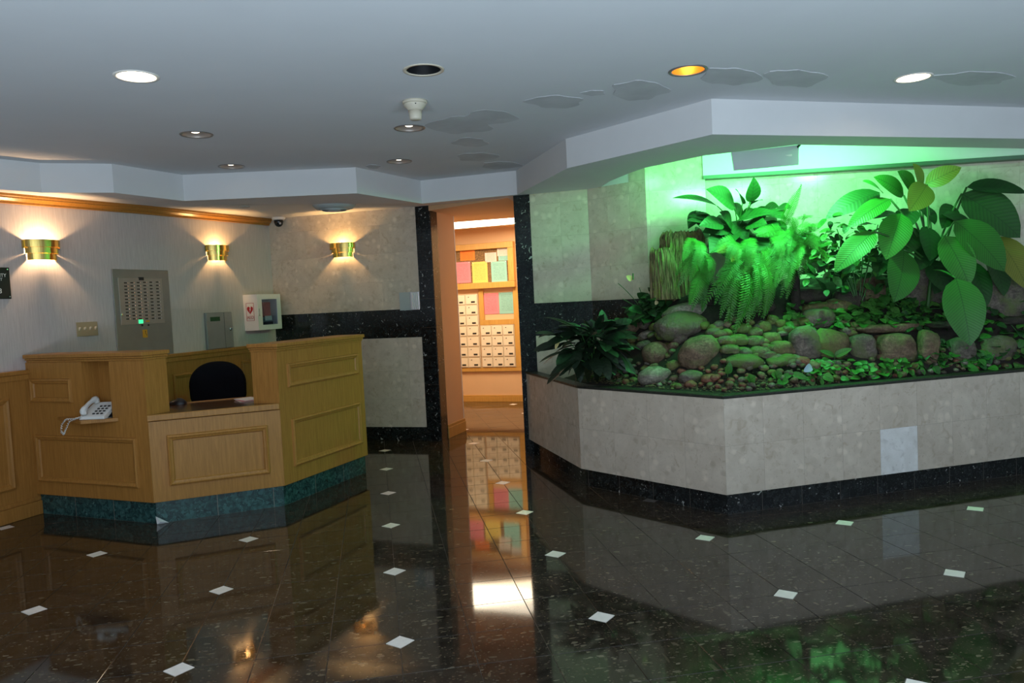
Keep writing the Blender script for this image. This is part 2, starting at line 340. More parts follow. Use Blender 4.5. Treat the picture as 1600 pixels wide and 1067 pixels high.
# ------------------------------------------------------------------ mesh helpers
class MB:
    def __init__(s): s.v = []; s.f = []
    def add(s, vs, fs):
        o = len(s.v); s.v += [tuple(map(float, p)) for p in vs]; s.f += [tuple(o + i for i in f) for f in fs]; return s
    def box(s, x0, x1, y0, y1, z0, z1):
        return s.add([(x0, y0, z0), (x1, y0, z0), (x1, y1, z0), (x0, y1, z0), (x0, y0, z1), (x1, y0, z1), (x1, y1, z1), (x0, y1, z1)],
                     [(0, 3, 2, 1), (4, 5, 6, 7), (0, 1, 5, 4), (1, 2, 6, 5), (2, 3, 7, 6), (3, 0, 4, 7)])
    def prism(s, poly, z0, z1):
        poly = [tuple(p[:2]) for p in poly]; n = len(poly)
        ar = sum(poly[i][0] * poly[(i + 1) % n][1] - poly[(i + 1) % n][0] * poly[i][1] for i in range(n))
        if ar < 0: poly = poly[::-1]
        zt = z1 if isinstance(z1, (list, tuple)) else [z1] * n
        if ar < 0 and isinstance(z1, (list, tuple)): zt = zt[::-1]
        tri = tessellate_polygon([[Vector((*p, 0)) for p in poly]])
        fs = []
        for t in tri:
            a, b, c = [poly[i] for i in t]
            ccw = (b[0] - a[0]) * (c[1] - a[1]) - (b[1] - a[1]) * (c[0] - a[0]) > 0
            t = tuple(t) if ccw else (t[0], t[2], t[1])
            fs.append(tuple(i + n for i in t)); fs.append((t[0], t[2], t[1]))
        fs += [(i, (i + 1) % n, (i + 1) % n + n, i + n) for i in range(n)]
        return s.add([(*p, z0) for p in poly] + [(*p, z) for p, z in zip(poly, zt)], fs)
    def lathe(s, prof, n=24, M=None, cap=True, a0=0, a1=2 * math.pi):
        full = abs(a1 - a0 - 2 * math.pi) < 1e-6; m = n if full else n + 1
        vs = [Vector((r * math.cos(a0 + (a1 - a0) * k / n), r * math.sin(a0 + (a1 - a0) * k / n), z)) for r, z in prof for k in range(m)]
        if M is not None: vs = [M @ v for v in vs]
        fs = []
        for i in range(len(prof) - 1):
            for k in range(n):
                k2 = (k + 1) % m
                fs.append((i * m + k, i * m + k2, (i + 1) * m + k2, (i + 1) * m + k))
        if cap and full:
            if prof[0][0] > 1e-6: fs.append(tuple(range(m))[::-1])
            if prof[-1][0] > 1e-6: fs.append(tuple((len(prof) - 1) * m + k for k in range(m)))
        return s.add(vs, fs)
    def tube(s, path, r, n=8, cap=True):
        P = [Vector(p) for p in path]; rs = r if isinstance(r, (list, tuple)) else [r] * len(P); vs = []
        ref = Vector((0.31, 0.22, 0.93))
        for i, p in enumerate(P):
            t = (P[min(i + 1, len(P) - 1)] - P[max(i - 1, 0)]).normalized()
            a = t.cross(ref)
            if a.length < 1e-3: a = t.cross(Vector((1, 0, 0)))
            a.normalize(); b = t.cross(a)
            vs += [p + rs[i] * (math.cos(2 * math.pi * k / n) * a + math.sin(2 * math.pi * k / n) * b) for k in range(n)]
        fs = [(i * n + k, i * n + (k + 1) % n, (i + 1) * n + (k + 1) % n, (i + 1) * n + k) for i in range(len(P) - 1) for k in range(n)]
        if cap: fs += [tuple(range(n))[::-1], tuple((len(P) - 1) * n + k for k in range(n))]
        return s.add(vs, fs)
    def frame(s, u0, u1, z0, z1, w, y0, y1):
        # rectangular picture-frame moulding in the local x-z plane with a mitred ring section
        def ring(i, y): return [(u0 + i, y, z0 + i), (u1 - i, y, z0 + i), (u1 - i, y, z1 - i), (u0 + i, y, z1 - i)]
        rs = [ring(0, y1), ring(0.1 * w, y0 + 0.25 * (y1 - y0)), ring(0.35 * w, y0), ring(0.6 * w, y0 + 0.3 * (y1 - y0)), ring(0.85 * w, y0 + 0.45 * (y1 - y0)), ring(w, y1)]
        vs = [p for r in rs for p in r]; fs = []
        for i in range(len(rs) - 1):
            for k in range(4): fs.append((i * 4 + k, i * 4 + (k + 1) % 4, (i + 1) * 4 + (k + 1) % 4, (i + 1) * 4 + k))
        return s.add(vs, fs)
    def mesh(s, name, mat=None, smooth=False, shift=None):
        me = bpy.data.meshes.new(name)
        v = s.v if shift is None else [(a - shift[0], b - shift[1], c - shift[2]) for a, b, c in s.v]
        me.from_pydata(v, [], s.f); me.update()
        bm = bmesh.new(); bm.from_mesh(me); bmesh.ops.recalc_face_normals(bm, faces=bm.faces); bm.to_mesh(me); bm.free()
        if mat: me.materials.append(MATS[mat])
        if smooth: me.polygons.foreach_set('use_smooth', [True] * len(me.polygons))
        return me
    def build(s, name, mat, parent=None, smooth=False, bevel=0.0, world=False, at=None):
        sh = None
        if world and parent is not None: sh = wm(parent).translation
        if at is not None: sh = at
        o = obj(name, s.mesh(name, mat, smooth, sh), parent)
        if at is not None: o.location = at if parent is None else Vector(at) - wm(parent).translation
        if bevel:
            md = o.modifiers.new('bevel', 'BEVEL'); md.width = bevel; md.segments = 2; md.limit_method = 'ANGLE'
        if smooth == 'auto': pass
        return o
def obj(name, me, parent=None):
    o = bpy.data.objects.new(name, me); COL.objects.link(o)
    if parent is not None: o.parent = parent
    return o
def tag(o, label=None, cat=None, group=None, kind=None):
    if label: o['label'] = label
    if cat: o['category'] = cat
    if group: o['group'] = group
    if kind: o['kind'] = kind
    return o
def root(name, loc, label, cat, group=None, rz=0.0):
    o = bpy.data.objects.new(name, None); COL.objects.link(o); o.location = loc; o.rotation_euler = (0, 0, rz)
    o.empty_display_size = 0.1
    return tag(o, label, cat, group)
def text(body, size, parent, loc, mat, align='CENTER', extrude=0.0005, name='lettering'):
    c = bpy.data.curves.new(name, 'FONT'); c.body = body; c.size = size; c.align_x = align; c.align_y = 'CENTER'; c.extrude = extrude
    c.materials.append(MATS[mat]); t_ = bpy.data.objects.new(name, c); COL.objects.link(t_)
    dg = bpy.context.evaluated_depsgraph_get(); me = bpy.data.meshes.new_from_object(t_.evaluated_get(dg)); bpy.data.objects.remove(t_)
    o = obj(name, me, parent); o.location = loc; o.rotation_euler = (math.pi / 2, 0, 0); return o
UNIT = MB().box(0, 1, 0, 1, 0, 1)
_ub = {}
def tile(parent, x0, x1, y0, y1, z0, z1, mat, name='tile', gap=0.00035):
    if mat not in _ub: _ub[mat] = UNIT.mesh(mat + '_tile', mat)
    o = obj(name, _ub[mat], parent); o.location = (x0 + gap, y0, z0 + gap); o.scale = (x1 - x0 - 2 * gap, y1 - y0, z1 - z0 - 2 * gap); return o
class Wall:
    """a vertical plane: local x runs along it, local -y points into the lobby"""
    def __init__(s, P, ang): s.P = np.array(P, float)[:2]; s.a = ang; s.d = unit(ang); s.n = np.array([-s.d[1], s.d[0]])
    def uz(s, x, y, off=0.0):
        d = ray(x, y); t = ((s.P + s.n * off - CAM[:2]) @ s.n) / (d[:2] @ s.n); p = CAM + t * d
        return float((p[:2] - s.P) @ s.d), float(p[2])
    def at(s, u, y=0.0, z=0.0): q = s.P + u * s.d + y * s.n; return (float(q[0]), float(q[1]), z)
    def rect(s, pts, off=0.0):
        q = [s.uz(*p, off) for p in pts]; us = sorted(a for a, _ in q); zs = sorted(b for _, b in q); h = len(q) // 2
        return sum(us[:h]) / h, sum(us[h:]) / h, sum(zs[:h]) / h, sum(zs[h:]) / h
    def put(s, o, u=0.0, y=0.0, z=0.0): o.location = s.at(u, y, z); o.rotation_euler = (0, 0, math.radians(s.a)); return o
    def root(s, name, u, z, label, cat, group=None, y=0.0): return root(name, s.at(u, y, z), label, cat, group, math.radians(s.a))

# ------------------------------------------------------------------ plan of the lobby
SOF, CEIL = 2.44, 2.66
K = np.array([-1.138, 3.928])
PL = np.array([0.607, 3.025]); PE = np.array([0.915, 3.565])
PR = np.array([1.315, 1.990])
WL = Wall(K, 60.0)                       # left wall, u runs from negative (near) to 0 (corner)
WB = Wall(K, math.degrees(math.atan2(PL[1] - K[1], PL[0] - K[0]))); LB = float(np.linalg.norm(PL - K))
WP = Wall(PL, math.degrees(math.atan2(PE[1] - PL[1], PE[0] - PL[0]))); LP = float(np.linalg.norm(PE - PL))
WM = Wall((1.188, 6.170), -30.3)         # mail room wall
WR1 = Wall(PR, -27.0); uS2 = WR1.uz(921, 380)[0]; S2 = np.array(WR1.at(uS2)[:2])
WR2 = Wall(S2, -54.0); uS3 = WR2.uz(1010, 330)[0]; S3 = np.array(WR2.at(uS3)[:2])
WR3 = Wall(S3, -8.0); uS4 = WR3.uz(1102, 290)[0]; S4 = np.array(WR3.at(uS4)[:2])
S5 = S4 + 0.07 * WR3.n
WR4 = Wall(S5, -22.0); uS5 = 4.2
HL = 11.0

# ------------------------------------------------------------------ floor
S = 0.915; T = S / 3
floor = MB().prism([(-9, -9.2), (7.5, -9.2), (7.5, 8.5), (-9, 8.5)], -0.15, -0.003).build('floor', 'grout')
tag(floor, 'dark polished stone tile floor with small cream corner insets', kind='structure')
HD = 0.064
def floor_tile_mesh(corner, nm):
    h = T / 2 - 0.0011; pts = []
    for i, (sx, sy) in enumerate(((-1, -1), (1, -1), (1, 1), (-1, 1))):
        if i == corner:
            a, b = (sx * h, sy * (h - HD)), (sx * (h - HD), sy * h)
            if i in (0, 2): pts += [a, b]
            else: pts += [b, a]
        else: pts.append((sx * h, sy * h))
    m = MB(); n = len(pts); c = 0.0012
    def sh(p): return (p[0] - c * (1 if p[0] > 0 else -1), p[1] - c * (1 if p[1] > 0 else -1))
    m.add([(*p, -0.008) for p in pts] + [(*p, -c) for p in pts] + [(*sh(p), 0) for p in pts],
          [tuple(range(2 * n, 3 * n))] + [(i + k * n, (i + 1) % n + k * n, (i + 1) % n + (k + 1) * n, i + (k + 1) * n) for k in (0, 1) for i in range(n)])
    return m.mesh(nm, 'floor_stone')
FT = [floor_tile_mesh(i, 'floor_tile') for i in range(4)] + [floor_tile_mesh(-1, 'floor_tile')]
def inside(poly, x, y):
    c = False; n = len(poly)
    for i in range(n):
        a, b = poly[i], poly[(i + 1) % n]
        if (a[1] > y) != (b[1] > y) and x < (b[0] - a[0]) * (y - a[1]) / (b[1] - a[1]) + a[0]: c = not c
    return c
Q0, Q1, Q2 = np.array([1.352, 1.972]), np.array([1.478, 0.555]), np.array([2.146, -0.556])
Q3 = Q2 + 4.1 * unit(5.6)
PLANTER = [Q0, Q1, Q2, Q3, (6.5, 3.0), (2.5, 3.0)]
dA, dB, dC, dD = [np.array(p) for p in ((-2.668, 1.262), (-1.64, 0.595), (-0.762, 0.787), (-0.155, 1.75))]
DESK = [dA, dB, dC, dD, (-0.6, 2.6), (-1.6, 3.0)]
cells = []
for i in range(-27, 22):
    for j in range(-26, 24):
        x, y = (i + 0.5) * T, (j + 0.5) * T
        if x < -8.5 or x > 7 or y < -8.6: continue
        if inside(PLANTER, x, y) and inside(PLANTER, x - 0.2, y - 0.2) and inside(PLANTER, x + 0.2, y - 0.2): continue
        corner = {(0, 0): 0, (2, 0): 1, (2, 2): 2, (0, 2): 3}.get((i % 3, j % 3), -1)
        ar = 0
        if y > -4.6:
            q = proj((x, y, 0))
            if q[2] > 0.4 and -30 < q[0] < 1630 and q[1] < 1100 and not inside(DESK, x, y):
                ar = 1.0 / q[2] ** 3
                if inside([PR, S2, (3, 4), (2.2, 4)], x, y) or (WB.n @ (np.array([x, y]) - WB.P) > 0.05 and x < 0.62) or WL.n @ (np.array([x, y]) - WL.P) > 0.05: ar = 0
        cells.append((ar, i, j, x, y, corner))
cells.sort(reverse=True)
near = [c for c in cells[:300] if c[0] > 0]; rest = cells[len(near):]
rt = random.Random(3)
for ar, i, j, x, y, k in near:
    o = obj('tile', FT[k], floor); o.location = (x, y, 0); o.rotation_euler = (rt.gauss(0, 0.0010), rt.gauss(0, 0.0010), 0)
m = MB()
for ar, i, j, x, y, k in rest:
    me = FT[k]; tz = [rt.gauss(0, 0.0008) for _ in range(2)]
    m.add([(v.co.x + x, v.co.y + y, v.co.z + v.co.x * tz[0] + v.co.y * tz[1]) for v in me.vertices], [tuple(p.vertices) for p in me.polygons])
tag(m.build('distant_tiles', 'floor_stone', floor), kind='stuff')
dm = MB(); h = HD - 0.0022
dm.add([(h, 0, 0.0002), (0, h, 0.0002), (-h, 0, 0.0002), (0, -h, 0.0002), (h, 0, -0.006), (0, h, -0.006), (-h, 0, -0.006), (0, -h, -0.006)],
       [(0, 1, 2, 3), (0, 4, 5, 1), (1, 5, 6, 2), (2, 6, 7, 3), (3, 7, 4, 0)])
dme = dm.mesh('inset', 'inset_cream')
for i in range(-6, 8):
    for j in range(-5, 7):
        if inside(PLANTER, i * S, j * S) or inside(DESK, i * S, j * S): continue
        q = proj((i * S, j * S, 0)) if j * S > -4.6 else (-1, 0, 0)
        if q[2] > 0 and -200 < q[0] < 1800 and q[1] < 1250:
            o = obj('inset', dme, floor); o.location = (i * S, j * S, 0)

# ------------------------------------------------------------------ ceiling with recessed can openings
CANS = [((-1.118, -1.042), 'white'), ((0.289, -1.166), 'off'), ((1.715, -1.174), 'amber'), ((3.172, -1.055), 'white'),
        ((-1.117, 0.271), 'eye'), ((-1.099, 1.457), 'eye'), ((0.278, 0.140), 'eye'), ((0.249, 1.352), 'eye')]
bm = bmesh.new(); edges = []
def loop(pts):
    vs = [bm.verts.new((x, y, CEIL)) for x, y in pts]
    for a, b in zip(vs, vs[1:] + vs[:1]): edges.append(bm.edges.new((a, b)))
loop([(-9, -9.2), (7.5, -9.2), (7.5, 8.5), (-9, 8.5)])
for (x, y), kd in CANS: loop([(x + 0.088 * math.cos(a * math.pi / 14), y + 0.088 * math.sin(a * math.pi / 14)) for a in range(28)])
bmesh.ops.triangle_fill(bm, use_beauty=True, use_dissolve=False, edges=edges)
for f in bm.faces:
    if f.normal.z > 0: f.normal_flip()
me = bpy.data.meshes.new('ceiling'); bm.to_mesh(me); bm.free(); me.materials.append(MATS['paint_ceiling'])
ceiling = tag(obj('ceiling', me), 'pale blue-grey painted ceiling with water stains', kind='structure')
def blob(cx, cy, rx, ry, seed, n=26):
    rr = random.Random(seed); ph = [rr.uniform(0, 6.28) for _ in range(4)]
    return [(cx + rx * math.cos(t) * (1 + 0.12 * math.sin(3 * t + ph[0]) + 0.08 * math.sin(5 * t + ph[1])),
             cy + ry * math.sin(t) * (1 + 0.12 * math.sin(2 * t + ph[2]) + 0.08 * math.sin(7 * t + ph[3]))) for t in [2 * math.pi * k / n for k in range(n)]]
for k, (cx, cy, rx, ry) in enumerate([(722, 195, 50, 14), (765, 183, 42, 10), (735, 222, 27, 7), (745, 245, 32, 7), (782, 258, 30, 6), (868, 159, 44, 9), (928, 145, 18, 4),
                                      (998, 141, 44, 14), (1140, 119, 46, 14), (1242, 122, 46, 14), (1522, 122, 60, 10), (583, 260, 11, 3)]):
    pts = [atz(*p, CEIL - 0.001)[:2] for p in blob(cx, cy, rx, ry, k)]
    MB().prism(pts, CEIL - 0.0016 - 0.0003 * k, CEIL - 0.0004).build('stain', 'paint_stain', ceiling)

# soffit: dropped border round the lobby; outer fascia facets and the underside
OUT = [(-2.628 - 2.6 * 0.5 * 1.6, 0.992 - 2.6 * 0.866 * 1.6), (-2.628, 0.992), (-2.427, 1.183), (-1.946, 1.261), (-1.558, 1.81), (-0.113, 1.596), (0.486, 2.38), (1.339, 1.916),
       (1.468, 0.548), (2.116, -0.591), (2.116 + 4.6 * math.cos(math.radians(5.9)), -0.591 + 4.6 * math.sin(math.radians(5.9)))]
ZT = [SOF] * len(OUT)
wl0 = WL.at(-8.4)[:2]; 
INN_R = [(6.69, 0.22), (4.965, 0.039), (2.902, -0.231), (2.377, 0.117), (2.101, 0.585), (2.054, 0.843), (2.018, 1.226)]
g1 = tuple(WR2.at(0.16)[:2])
poly = OUT + INN_R + [g1, tuple(S2), tuple(PR), (1.339 + 0.6, 1.916 + 1.6), tuple(PE), tuple(PL), tuple(K), tuple(WL.at(-1.9)[:2]), tuple(WL.at(-3.4)[:2]), wl0]
zs = ZT + [SOF] * len(INN_R) + [SOF, SOF, SOF, SOF, 2.49, 2.50, 2.51, 2.48, 2.44, 2.44]
fascia = MB()
n = len(OUT)
fascia.add([(*p, SOF) for p in OUT] + [(*p, CEIL) for p in OUT], [(i, i + 1, i + 1 + n, i + n) for i in range(n - 1)])
soff = fascia.build('ceiling_soffit', 'paint_white'); tag(soff, 'white faceted dropped ceiling border round the lobby', kind='structure')
um = MB(); tri = tessellate_polygon([[Vector((p[0], p[1], 0)) for p in poly]])
um.add([(p[0], p[1], z) for p, z in zip(poly, zs)], [tuple(t) for t in tri]); um.build('underside', 'paint_white', soff)
iv = MB(); n = len(INN_R); iv.add([(*p, SOF) for p in INN_R] + [(*p, CEIL) for p in INN_R], [(i, i + 1, i + 1 + n, i + n) for i in range(n - 1)])
iv.build('light_well_edge', 'alcove_paint', soff)

# ------------------------------------------------------------------ left wall: paper, wainscot, crown, baseboard
LW = 8.6
wall_left = MB().box(-LW, 0.0, 0.0, 0.12, 0, CEIL).build('wall_left', 'wallpaper'); WL.put(wall_left)
tag(wall_left, 'left wall in fine vertical-line beige wallpaper above oak wainscot', kind='structure')
WZ = 1.115
wn = MB().box(-LW, -0.02, -0.022, -0.001, 0, WZ - 0.03).build('wainscot', 'oak', wall_left)
MB().box(-LW, -0.02, -0.045, -0.001, WZ - 0.03, WZ).box(-LW, -0.02, -0.034, -0.001, WZ - 0.075, WZ - 0.031).build('wainscot_cap', 'oak', wall_left, bevel=0.004)
a = WL.rect([(22, 628), (22, 765), (-60, 630), (-60, 790)], -0.022)
pz0, pz1 = WL.uz(21, 766, -0.022)[1], WL.uz(10, 622, -0.022)[1]; pu1 = WL.uz(19, 690, -0.022)[0]
MB().frame(pu1 - 1.0, pu1, pz0, pz1, 0.05, -0.042, -0.02).build('panel_molding', 'oak', wall_left)
MB().frame(pu1 - 2.2, pu1 - 1.2, pz0, pz1, 0.05, -0.042, -0.02).build('panel_molding', 'oak', wall_left)
for (xa, xb) in (((269, 585), (325, 580)), ((376, 564), (440, 560))):
    ua = WL.uz(*xa, -0.022)[0]; ub = WL.uz(*xb, -0.022)[0]
    if xa[0] == 269: ub = ua + 0.55
    else: ub = min(ub, -0.08)
    MB().frame(ua, ub, 0.30, WL.uz(*xa, -0.022)[1], 0.045, -0.042, -0.02).build('panel_molding', 'oak', wall_left)
bb = MB().box(-LW, -3.05, -0.045, -0.0225, 0, 0.105).box(-LW, -3.05, -0.036, -0.0225, 0.106, 0.135).build('baseboard_left', 'oak', bevel=0.004); WL.put(bb)
tag(bb, 'oak baseboard along the left wall', kind='structure')
# crown: top follows the soffit line
cr = MB()
prof = [(0.0, 0.0), (-0.055, 0.0), (-0.055, -0.018), (-0.045, -0.024), (-0.045, -0.034), (-0.026, -0.052), (-0.018, -0.056), (-0.018, -0.072), (0.0, -0.074)]
def crown_z(u): return float(np.interp(u, [-8.6, -3.4, -1.9, 0.0], [2.438, 2.438, 2.478, 2.508]))
us = [-8.6, -3.4, -1.9, -0.01]
vs = [(u, y, crown_z(u) + z) for u in us for y, z in prof]; k = len(prof)
cr.add(vs, [(i * k + j, i * k + j + 1, (i + 1) * k + j + 1, (i + 1) * k + j) for i in range(3) for j in range(k - 1)] + [tuple(range(3 * k, 4 * k))])
crown = cr.build('trim_1', 'crown_oak'); WL.put(crown); tag(crown, 'honey oak crown moulding under the soffit on the left wall', kind='structure')

# ------------------------------------------------------------------ back wall: marble tiles, black band, black pilaster
wall_back = MB().box(0, LB - 0.004, 0.013, 0.12, 0, CEIL).build('wall_back', 'pale_grout'); WB.put(wall_back)
tag(wall_back, 'back wall of beige marble tiles with a black stone band', kind='structure')
zb0 = 1.12; zb1 = 1.425; uP = WB.uz(658, 500)[0]
def tiles_row(par, u0, u1, z0, z1, mat, step=0.305, off=0.0, skip=None):
    edges_ = [u0]; x = u0 + (step - off if off else step)
    while x < u1 - 0.02: edges_.append(x); x += step
    edges_.append(u1)
    for a_, b_ in zip(edges_, edges_[1:]): tile(par, a_, b_, 0.0, 0.0125, z0, z1, mat)
tiles_row(wall_back, 0, uP, 0.0, 0.15, 'black_marble')
for z0, z1 in ((0.15, 0.455), (0.455, 0.76), (0.76, zb0)): tiles_row(wall_back, 0, uP, z0, z1, 'beige_marble', 0.61, 0.2)
tiles_row(wall_back, 0, uP, zb0, zb1, 'black_marble', 0.45, 0.1)
z = zb1
while z < 2.6:
    tiles_row(wall_back, 0, uP, z, min(z + 0.305, 2.62), 'beige_marble', 0.457, 0.15 if int(z * 10) % 2 else 0.0); z += 0.305
z = 0.0
while z < 2.6:
    tile(wall_back, uP, LB, -0.004, 0.0125, z, min(z + 0.305, 2.62), 'black_marble'); z += 0.305
# passage wall
wall_passage = MB().box(0.0, LP, 0.0, 0.30, 0, 2.60).build('wall_passage', 'paint_peach'); WP.put(wall_passage)
tag(wall_passage, 'peach painted passage wall beside the black stone door jamb', kind='structure')
uj = WP.uz(690.5, 500)[0]; uj = max(0.10, min(0.16, uj))
z = 0.0
while z < 2.55:
    tile(wall_passage, 0.0, uj, -0.006, 0.0, z, min(z + 0.305, 2.58), 'black_marble'); z += 0.305
MB().box(uj, LP + 0.012, -0.018, -0.0005, 0, 0.115).box(uj, LP + 0.010, -0.012, -0.0005, 0.116, 0.145).build('baseboard', 'mail_oak', wall_passage, bevel=0.003)
MB().box(LP - 0.012, LP + 0.004, -0.003, 0.012, 0.145, 2.44).build('corner_bead', 'white_plastic', wall_passage)

# ------------------------------------------------------------------ right walls round the planter
def tiled(name, W, u0, u1, zmax, label, cols, band=True, zt=None, jamb=0.0):
    w = MB().box(u0, u1, 0.013, 0.10, 0, zmax).build(name, 'pale_grout'); W.put(w); tag(w, label, kind='structure')
    if jamb:
        z = 0.0
        while z < zmax - 0.02: tile(w, u0, u0 + jamb, -0.004, 0.0125, z, min(z + 0.305, zmax), 'black_marble'); z += 0.305
        u0 += jamb
    rows = []
    if band: rows = [(0.5, 0.805, 'beige_marble'), (0.805, zb0, 'beige_marble'), (zb0, zb1, 'black_marble')]
    else: rows = [(0.5, 0.805, 'beige_marble'), (0.805, zb0, 'beige_marble'), (zb0, zb1, 'beige_marble')]
    z = zb1
    while z < zmax - 0.02: rows.append((z, min(z + 0.305, zmax), 'beige_marble')); z += 0.305
    for z0, z1, mt in rows:
        e = [u0] + [u for u in cols if u0 + 0.02 < u < u1 - 0.02] + [u1]
        for a_, b_ in zip(e, e[1:]): tile(w, a_, b_, 0.0, 0.0125, z0, z1, mt)
    return w
uj2 = WR1.uz(833, 430)[0]
wr1 = tiled('wall_right_1', WR1, 0.0, uS2, 2.44, 'beige marble wall with black band between doorway and planter', [WR1.uz(880, 430)[0]], jamb=uj2)
u82 = WR2.uz(982, 280)[0]
wr2 = tiled('wall_right_2', WR2, 0.0, uS3, 2.44, 'angled beige marble wall section behind the anthurium', [WR2.uz(952, 400)[0], u82])
MB().box(0.0, u82, 0.004, 0.10, 2.4405, CEIL).build('upper_paint', 'alcove_paint', wr2)
tile(wr2, u82, uS3, 0.0, 0.0125, 2.44, CEIL, 'beige_marble')
MB().box(0, u82, 0.02, 0.1, 2.44, CEIL).build('backing', 'alcove_paint', wr2)
wr3 = tiled('wall_right_3', WR3, 0.0, uS4, CEIL, 'marble wall section glowing green behind the tree stump', [0.03], band=False)
hz = WR4.uz(1102, 277)[1]; hz2 = WR4.uz(1600, 245)[1]
wr4 = tiled('wall_right_4', WR4, 0.0, uS5, 2.47, 'marble tile wall behind the big leaved plants', [0.305 * k + 0.02 for k in range(1, 14)], band=False)
hd = MB().add([(0, -0.09, hz), (uS5, -0.09, hz2 + (hz2 - hz) * 0.6), (uS5, -0.09, CEIL), (0, -0.09, CEIL), (0, 0.10, hz), (uS5, 0.10, hz2 + (hz2 - hz) * 0.6), (uS5, 0.10, CEIL), (0, 0.10, CEIL)],
              [(0, 1, 2, 3), (4, 7, 6, 5), (0, 4, 5, 1), (3, 2, 6, 7), (0, 3, 7, 4), (1, 5, 6, 2)]).build('header', 'alcove_paint', wr4)
ue = WR4.uz(1600, 245)[0]; zs_ = hz2 + (hz2 - hz) * (uS5 - ue) / ue
hd.data.vertices[1].co.z = zs_; hd.data.vertices[5].co.z = zs_
tr = MB().add([(0, -0.105, hz - 0.028), (uS5, -0.105, zs_ - 0.028), (uS5, -0.105, zs_), (0, -0.105, hz), (0, 0.0, hz - 0.028), (uS5, 0.0, zs_ - 0.028), (uS5, 0.0, zs_), (0, 0.0, hz)],
              [(0, 1, 2, 3), (4, 7, 6, 5), (0, 4, 5, 1), (3, 2, 6, 7), (0, 3, 7, 4), (1, 5, 6, 2)]).build('trim_2', 'alcove_trim')
WR4.put(tr); tag(tr, 'dark metal trim strip under the white alcove header', kind='structure')

# ------------------------------------------------------------------ mail room shell
wall_mail = MB().box(-2.2, 2.2, 0, 0.1, 0, 2.56).build('wall_mail_room', 'paint_peach'); WM.put(wall_mail)
tag(wall_mail, 'peach mail room wall seen through the doorway', kind='structure')
bbm = MB().box(-2.2, 2.2, -0.02, -0.0005, 0, 0.075).box(-2.2, 2.2, -0.013, -0.0005, 0.076, 0.098).build('baseboard_mail_room', 'mail_oak', bevel=0.003); WM.put(bbm)
tag(bbm, 'honey oak baseboard at the foot of the mail room wall', kind='structure')
e1 = atz(690, 349.5, SOF)[:2]; e2 = atz(815, 340, SOF)[:2]; ed = (e2 - e1) / np.linalg.norm(e2 - e1)
EA, EB = e1 - 1.6 * ed, e2 + 1.2 * ed
pc = MB(); pp = [(0.486, 2.38), (1.339, 1.916), (2.6, 3.2), tuple(EB), tuple(EA), tuple(PE - np.array([0.5, -0.1])), tuple(PE), tuple(PL)]
cm = MB().prism([tuple(EA), tuple(EB), WM.at(2.4)[:2], WM.at(-2.4)[:2]], 2.51, 2.56).build('ceiling_mail_room', 'paint_peach')
tag(cm, 'peach lit ceiling of the mail room', kind='structure')
pcs = MB().prism([tuple(PL + 0.02 * WP.n), tuple(PE + 0.02 * WP.n), tuple(EA), tuple(EB), tuple(PR + np.array([1.0, 0.6])), tuple(PR + np.array([0.02, 0.12]))], 2.445, 2.60).build('ceiling_passage', 'paint_peach')
tag(pcs, 'low peach ceiling over the passage to the mail room', kind='structure')
wmr = MB().prism([tuple(PR + np.array([0.05, 0.12])), tuple(PR + np.array([0.15, 0.06])), WM.at(1.75)[:2], WM.at(1.6)[:2]], 0, 2.56).build('wall_mail_room_right', 'paint_peach')
tag(wmr, 'peach side wall of the passage hidden behind the black pier', kind='structure')
p_ = PE - 0.3 * np.array(unit(WP.a + 0)) * 0
wml = MB().prism([tuple(PE + np.array([-1.6, 0.9])), tuple(PE + np.array([-1.5, 0.95])), WM.at(-1.55)[:2], WM.at(-1.65)[:2]], 0, 2.56).build('wall_mail_room_left', 'paint_peach')
tag(wml, 'peach far side wall of the mail room', kind='structure')
wmf = MB().prism([tuple(PE + 0.05 * WP.n), tuple(PE + 0.15 * WP.n - 0.0 * WP.d), tuple(PE + np.array([-1.6, 0.98])), tuple(PE + np.array([-1.6, 0.86]))], 0, 2.56).build('wall_mail_room_front', 'paint_peach')
tag(wmf, 'peach inner wall of the mail room beside the passage', kind='structure')

# lobby shell behind the photographer: entrance glazing, side wall
we = tag(MB().box(-8.6, -4.6, -9.1, -8.95, 0, CEIL).box(2.6, 7.4, -9.1, -8.95, 0, CEIL).box(-4.6, 2.6, -9.1, -8.95, 2.56, CEIL).build('wall_entrance', 'paint_white'), 'white wall round the entrance glazing', kind='structure')
for k in range(5):
    MB().box(-4.6 + 1.8 * k - 0.03, -4.6 + 1.8 * k + 0.03, -9.08, -8.98, 0, 2.56).build('mullion', 'steel', we)
tag(MB().box(6.6, 6.75, -9.1, 0.4, 0, CEIL).build('wall_right_side', 'paint_white'), 'plain white side wall beyond the planter', kind='structure')

# ------------------------------------------------------------------ reception desk
dn = lambda P, Q: np.array([-(Q - P)[1], (Q - P)[0]]) / np.linalg.norm(Q - P)
nAB, nBC, nCD = dn(dA, dB), dn(dB, dC), dn(dC, dD)
HT, LT, KZ = 1.23, 0.782, 0.157
dcen = (dA + dB + dC + dD) / 4 + 0.3 * nBC
desk = root('reception_desk', (dcen[0], dcen[1], 0), 'faceted oak reception desk with panel mouldings and green marble kick', 'desk')
FA, FB, FC = [Wall(P, math.degrees(math.atan2(*(Q - P)[::-1]))) for P, Q in ((dA, dB), (dB, dC), (dC, dD))]
def seg_part(W, name, mat, mbuild, bevel=0.0):
    o = mbuild.build(name, mat, desk, bevel=bevel); L_ = W.at(0, 0, 0)
    o.location = (L_[0] - dcen[0], L_[1] - dcen[1], 0); o.rotation_euler = (0, 0, math.radians(W.a)); return o
